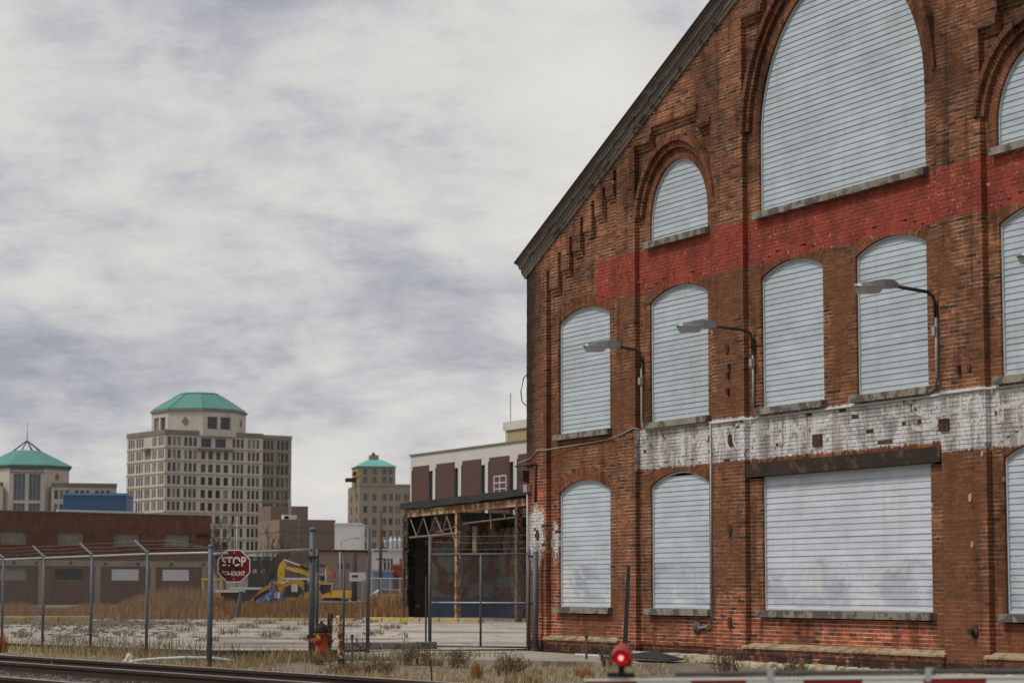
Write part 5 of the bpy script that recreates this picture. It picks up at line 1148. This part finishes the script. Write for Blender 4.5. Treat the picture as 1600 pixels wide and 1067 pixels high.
t, Wd, hz = block('charcoal_building', 'dark charcoal building with pale windows behind the stop sign', 388, 431, 868, 300, 10, MAT['charcoal'], [(394.5, 402, 870.5, 877), (407, 413, 870.5, 877), (419, 426, 870.5, 877), (395, 402, 889, 896), (408, 414, 889, 896)], glass=MAT['boardwhite'])
MB().box(-0.1, Wd + .1, -0.2, -0.102, hz - 0.1, hz + 0.35).build('white_fascia', MAT['whitebox'], t)

# ------------------------------------------------------------------ excavators and yard machines
MAT['excyellow'] = M('excavator_yellow', (0.66, 0.39, 0.055), 0.6, 0.2, 1.5, col2=(0.17, 0.09, 0.04), spots=0.08); MAT['excorange'] = M('worn_excavator_orange', (0.52, 0.265, 0.05), 0.7, 0.3, 1.5, col2=(0.13, 0.065, 0.03), spots=0.22)
MAT['rubber'] = M('black_rubber', (0.022, 0.020, 0.019), 0.85, 0.3, 3.0); MAT['chrome'] = M('hydraulic_chrome', (0.72, 0.70, 0.68), 0.25, 0.05, 2.0, metal=0.6)
def excavator(label, Y, x0px, mat, polys, rods, hoses, body, cab, rz=0.0):
    o = P(x0px, 945, Y); t = thing('excavator', label, 'excavator', (o.x, o.y, 0.02), rz, 'excavators in the yard'); s = F_PX / Y
    c = lambda zx, zy: ((380 + zx / 8 - x0px) / s, CAM_Z - 0.02 + (923 - (850 + zy / 8)) / s)
    for nm, pl_, w_ in polys: MB().prism([c(*p) for p in pl_], -w_ / 2, w_ / 2).build(nm, mat, t)
    for i, (a, b, r) in enumerate(rods): p, q = c(*a), c(*b); MB().path([(p[0], -0.22, p[1]), (q[0], -0.22, q[1])], r, 6).build('hydraulic_cylinder', MAT['chrome'], t)
    for a, b, r in hoses: p, q = c(*a), c(*b); MB().path([(p[0], -0.26, p[1]), (q[0], -0.26, q[1])], r, 6).build('hydraulic_cylinder', MAT['rubber'], t)
    pb = [c(*p) for p in body]; MB().prism(pb, -1.1, 1.2).build('body', mat, t)
    pc = [c(*p) for p in cab]; cb = MB().prism(pc, -1.05, -0.05).build('cab', MAT['glass'], t)
    xs = [p[0] for p in pc]; zt = max(p[1] for p in pc); MB().box(min(xs) - 0.06, max(xs) + 0.06, -1.12, 0.02, zt + 0.002, zt + 0.1).build('cab_roof', mat, t)
    for p in pc[:2]: MB().path([(p[0], -1.08, min(q[1] for q in pc)), (p[0], -1.08, zt)], 0.04, 4).build('cab_pillar', MAT['rubber'], t)
    x0, x1 = min(p[0] for p in pb), max(p[0] for p in pb)
    for y in (-1.15, 0.75):
        q = [(x0 + 0.3, 0.0), (x1 - 0.3, 0.0), (x1, 0.28), (x1, 0.5), (x1 - 0.3, 0.72), (x0 + 0.3, 0.72), (x0, 0.5), (x0, 0.28)]
        tk = MB().prism(q, y, y + 0.45).build('track', MAT['rubber'], t)
        for i in range(4): MB().lathe([(0.24, -0.02), (0.24, 0.02)], 10).build('track_wheel', MAT['iron'], tk, (x0 + 0.45 + (x1 - x0 - 0.9) * i / 3, y - 0.03, 0.36)).rotation_euler = (R(90), 0, 0)
    MB().prism([(x0 + 0.4, 0.6), (x1 - 0.6, 0.6), (x1 - 0.6, pb[0][1] + 0.05), (x0 + 0.4, pb[0][1] + 0.05)], -0.5, 0.6).build('undercarriage', MAT['iron'], t)
    return t, c
ty, cy_ = excavator('yellow excavator with raised boom and hanging stick, cab to the right of the gate post', 142, 525, MAT['excyellow'],
    [('stick', [(500, 205), (535, 262), (522, 330), (506, 505), (440, 505), (432, 350), (452, 262)], 0.45),
     ('boom', [(530, 300), (560, 285), (700, 312), (820, 345), (900, 410), (985, 500), (1000, 600), (930, 600), (890, 470), (790, 395), (660, 350), (540, 325)], 0.5),
     ('boom_lug', [(700, 300), (740, 260), (800, 290), (800, 325)], 0.35)],
    [((512, 206), (720, 275), 0.045), ((545, 300), (670, 358), 0.04)], [((720, 275), (815, 320), 0.085)],
    [(930, 672), (1335, 670), (1342, 592), (1240, 580), (1130, 582), (1010, 640), (930, 650)], [(1000, 630), (1105, 600), (1112, 508), (985, 508), (962, 560)])
bk = [cy_(*p) for p in ((445, 505), (505, 505), (520, 560), (480, 620), (430, 600), (420, 540))]; MB().prism(bk, -0.5, 0.5).build('bucket', MAT['excorange'], ty)
to, co = excavator('older orange excavator with its arm stretched down to the left', 136, 480, MAT['excorange'],
    [('boom', [(440, 560), (490, 520), (520, 482), (620, 452), (720, 460), (790, 512), (815, 610), (780, 615), (690, 508), (620, 500), (520, 545), (470, 590)], 0.55),
     ('stick', [(95, 705), (180, 610), (290, 528), (400, 492), (460, 500), (450, 560), (340, 575), (120, 740)], 0.45)],
    [((490, 500), (575, 460), 0.05), ((700, 500), (790, 600), 0.05)], [((150, 690), (330, 575), 0.09)],
    [(700, 720), (960, 720), (960, 610), (780, 600), (720, 640)], [(790, 600), (870, 600), (870, 500), (800, 500)])
bk = [co(*p) for p in ((95, 705), (130, 735), (120, 790), (60, 800), (50, 750))]; MB().prism(bk, -0.45, 0.45).build('bucket', MAT['iron'], to)
MAT['bluepaint'] = M('blue_machine_paint', (0.06, 0.12, 0.27), 0.6, 0.3, 2.0, col2=(0.30, 0.36, 0.46), spots=0.3)
o = P(426, 945, 150); t = thing('blue_machine', 'blue wheeled machine under the orange excavator arm', 'machine', (o.x, o.y, 0))
MB().prism([(-1.0, 0.5), (0.6, 0.5), (0.7, 1.2), (0.5, 1.9), (-0.1, 1.95), (-0.35, 1.3), (-1.2, 0.9)], -0.6, 0.6).build('body', MAT['bluepaint'], t); MB().path([(0.45, -0.62, 0.8), (0.55, -0.62, 2.2)], 0.08, 6).build('white_exhaust', MAT['whitebox'], t)
MB().path([(-1.9, 0, 0.35), (-1.0, 0, 0.7)], 0.13, 6).build('drawbar', MAT['bluepaint'], t)
for x in (0.15,): MB().lathe([(0.36, -0.12), (0.4, -0.08), (0.4, 0.08), (0.36, 0.12)], 14).build('wheel', MAT['rubber'], t, (x, -0.7, 0.4)).rotation_euler = (R(90), 0, 0)
MB().lathe([(0.36, -0.12), (0.4, -0.08), (0.4, 0.08), (0.36, 0.12)], 14).build('wheel', MAT['rubber'], t, (0.15, 0.7, 0.4)).rotation_euler = (R(90), 0, 0)
o = P(460, 945, 152); t = thing('site_generator', 'white framed dark generator box beside the blue machine', 'generator', (o.x, o.y, 0))
MB().box(-0.9, 1.0, -0.6, 0.6, 0.55, 1.95).build('cabinet', MAT['charcoal'], t)
for a, b in (((-0.95, 1.05), (1.96, 2.1)), ((0.9, 1.05), (0.5, 1.96))): MB().box(a[0], a[1], -0.68, -0.602, b[0], b[1]).build('white_frame', MAT['whitebox'], t)
MB().box(-0.15, 0.25, -0.64, -0.601, 1.2, 1.7).build('white_panel', MAT['whitebox'], t); MB().box(-0.5, 0.2, -0.7, -0.605, 0.6, 0.85).build('yellow_step', MAT['gold'], t); MB().prism([(-1.7, 0.5), (-0.95, 0.5), (-0.95, 1.9), (-1.5, 1.8), (-1.75, 1.2)], -0.5, 0.5).build('pale_blue_hood', MAT['container'], t)
for x in (-0.5, 0.6): MB().lathe([(0.3, -0.1), (0.34, -0.06), (0.34, 0.06), (0.3, 0.1)], 12).build('wheel', MAT['rubber'], t, (x, -0.55, 0.34)).rotation_euler = (R(90), 0, 0)
o = P(330, 945, 150); t = thing('yellow_loader_cab', 'yellow cab frame of a loader partly hidden by the stop sign post', 'loader', (o.x, o.y, 0))
for x in (-0.55, 0.05, 0.55): MB().box(x, x + 0.09, -0.5, -0.4, 0.7, 1.95).build('cab_pillar', MAT['excyellow'], t)
MB().box(-0.6, 0.7, -0.55, 0.5, 1.952, 2.05).build('cab_roof', MAT['excyellow'], t); MB().box(-0.6, 0.7, -0.5, 0.5, 0.45, 0.9).build('chassis', MAT['excyellow'], t)
for x in (-0.3, 0.5): MB().lathe([(0.36, -0.12), (0.4, -0.06), (0.4, 0.06), (0.36, 0.12)], 12).build('wheel', MAT['rubber'], t, (x, -0.55, 0.4)).rotation_euler = (R(90), 0, 0)
o = P(358, 940, 160); t = thing('flat_trailer', 'white edged flat trailer below the stop sign', 'trailer', (o.x, o.y, 0))
MB().box(-0.9, 1.0, -0.7, 0.7, 1.15, 1.32).build('deck', MAT['whitebox'], t); MB().box(-0.6, 0.7, -0.5, 0.5, 0.5, 1.148).build('chassis', MAT['charcoal'], t)
for x in (-0.4, 0.5): MB().lathe([(0.3, -0.1), (0.35, -0.05), (0.35, 0.05), (0.3, 0.1)], 12).build('wheel', MAT['rubber'], t, (x, -0.62, 0.35)).rotation_euler = (R(90), 0, 0)
o = P(382, 940, 165); t = thing('steel_skip', 'dark steel skip with a pale lid behind the stop sign', 'skip', (o.x, o.y, 0))
MB().prism([(-0.7, 0.1), (0.9, 0.1), (1.1, 1.35), (-0.9, 1.35)], -0.8, 0.8).build('container', MAT['charcoal'], t); MB().box(-0.95, 1.15, -0.85, 0.85, 1.352, 1.5).build('lid', MAT['whitebox'], t)
# parked car far off
MAT['carwhite'] = M('white_car_paint', (0.68, 0.69, 0.71), 0.3, 0.05, 1.0)
o = P(608, 943, 225); t = thing('parked_car', 'white parked car half hidden by dry grass beside the shed', 'car', (o.x, o.y, 0), R(10))
MB().prism([(-2.0, 0.35), (2.0, 0.35), (2.05, 0.8), (1.3, 0.95), (0.8, 1.4), (-0.9, 1.45), (-1.6, 0.98), (-2.05, 0.9)], -0.85, 0.85).build('body', MAT['carwhite'], t); MB().prism([(-1.3, 0.98), (1.1, 0.98), (0.72, 1.34), (-0.85, 1.38)], -0.87, 0.87).build('windows', MAT['glass'], t)
for x in (-1.3, 1.3):
    for y in (-0.82, 0.82): MB().lathe([(0.3, -0.09), (0.32, -0.05), (0.32, 0.05), (0.3, 0.09)], 12).build('wheel', MAT['rubber'], t, (x, y, 0.32)).rotation_euler = (R(90), 0, 0)
# far chain fence behind the grass
a, b = P(566, 945, 180), P(640, 945, 176); t = thing('far_chain_link_fence', 'distant chain link fence in front of the orange brick building', 'fence', (a.x, a.y, 0)); d = b - a
for i in range(6): MB().path([(d.x * i / 5, d.y * i / 5, 0), (d.x * i / 5, d.y * i / 5, 2.2)], 0.05, 5).build('post', MAT['galvlight'], t)
MB().path([(0, 0, 2.2), (d.x, d.y, 2.2)], 0.04, 5).build('top_rail', MAT['galvlight'], t); chain(MB(), (0, 0), (d.x, d.y), 0.1, 2.2, 0.003).build('chain_link_mesh', MAT['wire'], t)
# poles
MAT['polewood'] = M('utility_pole_wood', (0.115, 0.082, 0.058), 0.9, 0.3, 1.0)
def pole(label, xpx, ytop, Y, r, arms, mat, name='utility_pole', cat='pole'):
    o = P(xpx, 945, Y); h = P(xpx, ytop, Y).z; t = thing(name, label, cat, (o.x, o.y, 0)); MB().path([(0, 0, 0), (0, 0, h)], r, 8, r * 0.7).build('pole', mat, t, smooth=True)
    for z, w_ in arms: MB().box(-w_, w_, -0.07, 0.07, h - z, h - z + 0.14).build('crossarm', MAT['polewood'], t)
    return t, h
t, h = pole('brown wooden utility pole in front of the pale annex', 594, 797, 205, 0.17, [(3.6, 0.6), (4.3, 0.4)], MAT['polewood'])
MB().lathe([(0.18, h - 3.2), (0.2, h - 2.7), (0.15, h - 2.6)], 8, 0.45, 0).build('transformer', MAT['galvlight'], t); MB().path([(0.1, 0, h - 4.6), (0.6, 0, h - 4.4), (0.9, 0, h - 4.5)], 0.04, 4).build('lamp_arm', MAT['galvlight'], t)
pole('thin dark utility pole rising before the taupe block', 466.5, 808, 260, 0.12, [(1.2, 0.9), (2.6, 0.7)], MAT['polewood'])
pole('thin pale pole left of the taupe block', 368.5, 806, 300, 0.10, [(1.5, 0.5)], MAT['galvlight'])
t, h = pole('pale street light with a curved arm before the blank white wall', 530.5, 852, 210, 0.09, [], MAT['galvlight'], 'street_lamp', 'street lamp')
MB().path([(0, 0, h - 0.1), (0.15, 0, h + 0.35), (0.6, 0, h + 0.6), (1.3, 0, h + 0.65)], 0.05, 5).build('lamp_arm', MAT['galvlight'], t); MB().box(1.25, 1.75, -0.12, 0.12, h + 0.58, h + 0.72).build('lamp_head', MAT['galvlight'], t)
t, h = pole('traffic signal mast with orange heads above the yellow excavator', 509, 886, 200, 0.09, [], MAT['galvlight'], 'traffic_signal', 'traffic light')
MAT['sigorange'] = M('signal_orange', (0.55, 0.20, 0.04), 0.6, 0.1, 1.0); MAT['sigred'] = M('signal_red_sign', (0.42, 0.03, 0.03), 0.6, 0.1, 1.0)
MB().path([(-0.9, 0, h - 0.6), (0.95, 0, h - 0.62)], 0.05, 5).build('mast_arm', MAT['galvlight'], t)
for x, z, m in ((0.1, 0.05, 'sigorange'), (0.25, -0.35, 'sigorange'), (0.72, -0.55, 'sigred')): MB().box(x - 0.12, x + 0.12, -0.3, -0.12, h + z - 0.3, h + z + 0.15).build('signal_head', MAT[m], t)
t, h = pole('white post holding a shop board, behind the open gate leaf', 566, 893, 190, 0.07, [], MAT['darksteel'], 'board_sign', 'sign')
MB().box(-1.05, 0.25, -0.1, -0.075, h - 0.75, h - 0.05).build('white_board', MAT['whitebox'], t); MB().box(-0.85, -0.35, -0.12, -0.102, h - 0.45, h - 0.25).build('dark_stripe', MAT['charcoal'], t)
t, h = pole('dark thick column between the low tan building and the annex', 553.5, 862, 250, 0.32, [], MAT['charcoal'], 'dark_column', 'column')
# overhead wires
ow = MB()
for k in range(4):
    a = P(594, 806 + 6 * k, 205); b = P(530, 845 + 5 * k, 300); m_ = (a + b) / 2; m_.z -= 1.2; ow.path([a, (a + m_) / 2 - Vector((0, 0, .35)), m_, (b + m_) / 2 - Vector((0, 0, .35)), b], 0.012, 3)
tag(ow.build('overhead_wires', MAT['wire']), 'sagging overhead wires strung from the brown utility pole', 'wires')
# bare trees
MAT['bark'] = M('bare_tree_bark', (0.125, 0.105, 0.088), 0.95, 0.3, 1.0)
def bare_tree(label, xpx, ytop, Y, seed, spread, trunks=1):
    rr = random.Random(seed); o = P(xpx, 945, Y); h = P(xpx, ytop, Y).z; t = thing('bare_tree', label, 'tree', (o.x, o.y, 0), 0, 'bare trees behind the yard')
    tr = MB(); cr = MB()
    def grow(mb, p, d, l, r, lev):
        pts = [p]; q = p
        for i in range(3): d = (d + Vector((rr.uniform(-.16, .16), rr.uniform(-.16, .16), rr.uniform(0, .14)))).normalized(); q = q + d * l / 3; pts.append(q)
        mb.path(pts, r, 5 if lev < 2 else 3, r * 0.55, cap=False)
        if lev >= 5: return
        for k in range(3 if lev < 2 else rr.choice((2, 3))):
            b = pts[rr.choice((1, 2, 3, 3))]; a = rr.uniform(0, 6.28); s = rr.uniform(.35, .8) * spread
            grow(cr, b, (d + Vector((math.cos(a) * s, math.sin(a) * s, rr.uniform(-.05, .4)))).normalized(), l * rr.uniform(.58, .8), r * 0.64, lev + 1)
    for k in range(trunks): grow(tr, Vector((0.5 * k, 0, 0)), Vector((0.15 * (k - .5) * (trunks > 1), 0, 1)), h * 0.36, 0.22, 0)
    tr.build('trunk', MAT['bark'], t); cr.build('crown', MAT['bark'], t)
bare_tree('leafless tree between the brown warehouse and the taupe block', 345, 806, 262, 3, 0.9, 2); bare_tree('leafless forked tree in front of the taupe block', 416, 822, 275, 9, 0.7, 2)

# ------------------------------------------------------------------ dry grass, weeds, rubble
def grass_mat(name, c0, c1, c2):
    m, t, b = new_mat(name); rn = t.node('ShaderNodeAttribute', attribute_name='rnd').outputs['Fac']
    n = t.noise(pos(t), 0.6, 3); k = t.m('ADD', t.m('MULTIPLY', rn, 0.75), t.m('MULTIPLY', n, 0.3))
    t.put(b.inputs['Base Color'], t.ramp(k, [(0.1, c0), (0.5, c1), (0.95, c2)])); b.inputs['Roughness'].default_value = 0.85; b.inputs['Specular IOR Level'].default_value = 0.1; return m
MAT['reed'] = grass_mat('russet_reeds', (0.12, 0.062, 0.030), (0.27, 0.150, 0.070), (0.42, 0.27, 0.14)); MAT['straw'] = grass_mat('straw_grass', (0.16, 0.11, 0.06), (0.38, 0.275, 0.145), (0.56, 0.43, 0.25)); MAT['weed'] = grass_mat('brown_weeds', (0.08, 0.06, 0.042), (0.21, 0.145, 0.09), (0.36, 0.26, 0.16)); MAT['olive'] = grass_mat('olive_grass', (0.075, 0.07, 0.03), (0.19, 0.16, 0.07), (0.33, 0.26, 0.13)); MAT['rust'] = grass_mat('orange_bluestem', (0.16, 0.07, 0.03), (0.34, 0.16, 0.065), (0.46, 0.26, 0.12))
def blades(items, name, mat):
    """items: (x, y, z, height, width, lean)"""
    v = []; f = []; rn = []; rr = random.Random(len(items))
    for x, y, z, h, w_, ln in items:
        a = rr.uniform(0, 6.283); b = rr.uniform(0, 6.283); dx_, dy_ = math.cos(a) * w_ / 2, math.sin(a) * w_ / 2; lx_, ly_ = math.cos(b) * ln * h, math.sin(b) * ln * h
        k = len(v); v += [(x - dx_, y - dy_, z), (x + dx_, y + dy_, z), (x + lx_ * .35 + dx_ * .8, y + ly_ * .35 + dy_ * .8, z + h * .55), (x + lx_ * .35 - dx_ * .8, y + ly_ * .35 - dy_ * .8, z + h * .55), (x + lx_, y + ly_, z + h)]
        f += [(k, k + 1, k + 2, k + 3), (k + 3, k + 2, k + 4)]; rn += [min(1, max(0, rr.gauss(.5, .25)))] * 5
    me = bpy.data.meshes.new(name); me.from_pydata(v, [], f); at = me.attributes.new('rnd', 'FLOAT', 'POINT'); at.data.foreach_set('value', rn)
    o = link(name, me, mat); return o
rr = random.Random(21)
def tall(xpx):
    if xpx < 190: return 0.55 + 0.15 * math.sin(xpx * .05)
    if xpx < 345: return 0.72 + 0.85 * math.sin((xpx - 190) / 155 * 2.6)
    return 0.86 + 0.12 * math.sin(xpx * 0.043) + (0.35 if xpx > 570 else 0)
it = []
while len(it) < 26000:
    x = rr.uniform(-60, 640); Y = rr.uniform(106, 134) if rr.random() < .8 else rr.uniform(100, 107)
    h = tall(x) * rr.uniform(0.45, 1.08) * (1 if Y > 106 else 0.55); it.append(((x - 800) / F_PX * Y, Y, 0.0, h, rr.uniform(.018, .045), rr.uniform(.03, .22)))
o = struct(blades(it, 'tall_dry_grass', MAT['reed']), 'stuff'); tag(o, 'band of tall russet dry grass along the back of the yard', 'grass')
def patch(n, sampler, hmin, hmax, w_, ln):
    out = []
    while len(out) < n:
        q = sampler()
        if q is None: continue
        out.append((q[0], q[1], hgt(q[0], q[1]) - 0.04, rr.uniform(hmin, hmax) * (q[2] if len(q) > 2 else 1), w_ * rr.uniform(.6, 1.4), rr.uniform(.05, ln)))
    return out
def along(A, B, sd, cl):
    def f():
        s = rr.random()
        if math.sin(s * 37 + cl) + math.sin(s * 91 + 2 * cl) + rr.uniform(-.6, .6) < 0.55: return None
        p = A + (B - A) * s; return (p.x + rr.gauss(0, sd), p.y + rr.gauss(0, sd), 0.25 + 1.1 * abs(math.sin(s * 23 + cl)) ** 2)
    return f
it = patch(2800, along(FA + (FA - FB) * 0.9, FB, 0.55, 1.0), .06, .30, .012, .6) + patch(2500, along(FB, GP, 0.4, 2.0), .05, .22, .012, .6) + patch(4200, along(T(-12, -1.6), T(17, -1.5), 0.5, 3.0), .05, .20, .012, .7)
it += patch(3000, lambda: (rr.uniform(-3.0, 2.6), rr.uniform(33.5, 41.5), 0.8) if rr.random() < .9 else None, .03, .16, .012, .8)
o = struct(blades(it, 'straw_grass', MAT['straw']), 'stuff'); tag(o, 'short straw coloured grass along the fence and track', 'grass')
it = patch(2200, along(FA + (FA - FB) * .5 + Vector((1, 2.2, 0)), FB + Vector((0.2, 2.2, 0)), 0.8, 4.0), .08, .38, .014, .4) + patch(1500, along(GP + Vector((0, -1.6, 0)), Vector((-0.5, 45.3, 0)), 0.5, 1.0), .08, .3, .012, .5)
o = struct(blades(it, 'olive_grass', MAT['olive']), 'stuff'); tag(o, 'olive and brown grass growing behind the fence', 'grass')
it = []
while len(it) < 3600:
    xp = rr.uniform(-30, 640); Y = rr.uniform(57, 100)
    if math.sin(xp * .031 + Y * .5) + math.sin(xp * .083 - Y * .23) + rr.uniform(-.4, .4) < 1.0: continue
    it.append(((xp - 800) / F_PX * Y, Y, 0.04, rr.uniform(.03, .20), rr.uniform(.012, .03), rr.uniform(.1, .6)))
o = struct(blades(it, 'yard_weeds', MAT['weed']), 'stuff'); tag(o, 'low dry weeds growing through the cracked concrete yard', 'weeds')
# weeds that stand out one by one: stems with side twigs and seed heads
def weed(label, xpx, ypx, hpx, wpx, mat, n, seed, kind=0):
    h0 = CAM_Z; Y = F_PX * CAM_Z / (ypx - 923); s = F_PX / Y; x = (xpx - 800) / s; hh = hpx / s; ww = wpx / s / 2; q = random.Random(seed)
    t = thing('weed_clump', label, 'weeds', (x, Y, hgt(x, Y) - 0.03), 0, 'dead weeds before the gate and wall')
    st_ = MB(); hd = []
    for i in range(n):
        a = q.uniform(0, 6.28); r = q.random() ** .6 * ww; bx_, by_ = math.cos(a) * r * .9, math.sin(a) * r * .9; tx, ty_ = bx_ + q.gauss(0, .08), by_ + q.gauss(0, .08); h = hh * q.uniform(.35, 1.05) * (1 - .35 * r / ww)
        if kind == 0:
            st_.path([(bx_, by_, 0), (bx_ * .4 + tx * .6, by_ * .4 + ty_ * .6, h * .6), (tx, ty_, h)], 0.006, 3, 0.003, cap=False)
            for k in range(4):
                z = h * q.uniform(.35, 1); f = z / h; p = Vector((bx_ + (tx - bx_) * f, by_ + (ty_ - by_) * f, z)); e = p + Vector((q.uniform(-.09, .09), q.uniform(-.09, .09), q.uniform(.02, .10))); st_.path([p, e], 0.004, 3, cap=False); hd.append((e.x, e.y, e.z - .02, q.uniform(.02, .05), .018, .5))
        else: hd.append((bx_, by_, 0, h, 0.014, q.uniform(.05, .3)))
    if st_.v:
        o = struct(st_.build('stems', mat, t), 'stuff'); a = o.data.attributes.new('rnd', 'FLOAT', 'POINT'); a.data.foreach_set('value', [0.3] * len(st_.v))
    o = struct(blades(hd, 'seed_heads' if kind == 0 else 'blades', mat), 'stuff'); o.parent = t
weed('dark bushy dead weed beside the driveway, left of the right gate leaf', 648, 1034, 38, 55, MAT['weed'], 60, 1); weed('rounded tuft of tan grass below the right gate leaf', 680, 1034, 20, 34, MAT['straw'], 260, 2, 1); weed('brown weed clump in front of the right gate leaf', 716, 1036, 30, 42, MAT['weed'], 46, 3)
weed('orange upright bluestem tuft before the right gate leaf', 746, 1052, 38, 22, MAT['rust'], 170, 4, 1); weed('wide brown weed clump right of the orange tuft', 797, 1046, 40, 60, MAT['weed'], 60, 5); weed('small dry tuft on the driveway near the warehouse corner', 838, 1046, 16, 22, MAT['straw'], 80, 6, 1); weed('small tan tuft on the driveway below the plinth', 862, 1046, 15, 20, MAT['straw'], 80, 7, 1); weed('dry tuft on the pavement left of the crossing lamp', 911, 1052, 26, 34, MAT['rust'], 150, 8, 1)
weed('dry weed growing up the wall beside the crossing lamp', 947, 1036, 42, 20, MAT['weed'], 26, 9); weed('dead weed at the wall foot between the two lower right windows', 1135, 1050, 50, 46, MAT['weed'], 40, 10); weed('tall orange weed at the far left fence post', 9, 1017, 45, 22, MAT['rust'], 160, 11, 1); weed('twiggy weeds around the foot of the fire hydrant', 503, 1033, 12, 34, MAT['weed'], 30, 12); weed('brown weeds left of the dark bushy weed', 590, 1045, 30, 62, MAT['weed'], 60, 13); weed('low weeds before the leaning rusty bollard', 540, 1048, 22, 60, MAT['weed'], 50, 14); weed('straw tuft at the bottom edge left of the crossing lamp', 818, 1062, 22, 70, MAT['straw'], 420, 15, 1); weed('scrubby weed low on the wall under the wide opening', 1235, 1052, 34, 60, MAT['weed'], 34, 16)
# rubble on the yard
MAT['debris'] = M('broken_concrete', (0.22, 0.19, 0.16), 0.95, 0.6, 1.5, col2=(0.09, 0.06, 0.045), spots=0.35)
rb_ = MB(); BXF = [(0, 3, 2, 1), (4, 5, 6, 7), (0, 1, 5, 4), (1, 2, 6, 5), (2, 3, 7, 6), (3, 0, 4, 7)]
for i in range(2400):
    xp = rr.gauss(150, 60) if rr.random() < .6 else rr.uniform(-20, 640); Y = rr.gauss(89, 3) if xp < 330 and rr.random() < .8 else rr.uniform(62, 105); x = (xp - 800) / F_PX * Y; s = rr.uniform(.02, .11)
    if xp > 330: s *= 0.4
    rb_.add([(x + a * s * rr.uniform(.6, 1.3), Y + b * s * rr.uniform(.6, 1.3), 0.04 + c * s * rr.uniform(.2, .6)) for a, b, c in ((-1, -1, 0), (1, -1, 0), (1, 1, 0), (-1, 1, 0), (-.8, -.8, 1), (.8, -.8, 1), (.8, .8, 1), (-.8, .8, 1))], BXF)
tag(struct(rb_.build('rubble', MAT['debris']), 'stuff'), 'scattered rubble and broken concrete on the yard', 'rubble')
gv = MB()
for i in range(5000):
    s0 = rr.uniform(-10, 16); d = rr.uniform(1.7, 4.0) if rr.random() < .6 else rr.uniform(-1.8, -0.2); q = T(s0, d, -0.055); s = rr.uniform(.012, .038)
    gv.add([(q.x + a * s * rr.uniform(.6, 1.3), q.y + b * s * rr.uniform(.6, 1.3), q.z + c * s * rr.uniform(.6, 1.4)) for a, b, c in ((-1, -.7, 0), (1, -.7, 0), (0, 1, 0), (0, 0, 1.3))], [(0, 1, 3), (1, 2, 3), (2, 0, 3)])
tag(struct(gv.build('ballast_stones', MAT['ballast']), 'stuff'), 'loose ballast stones between the railway tracks', 'gravel')
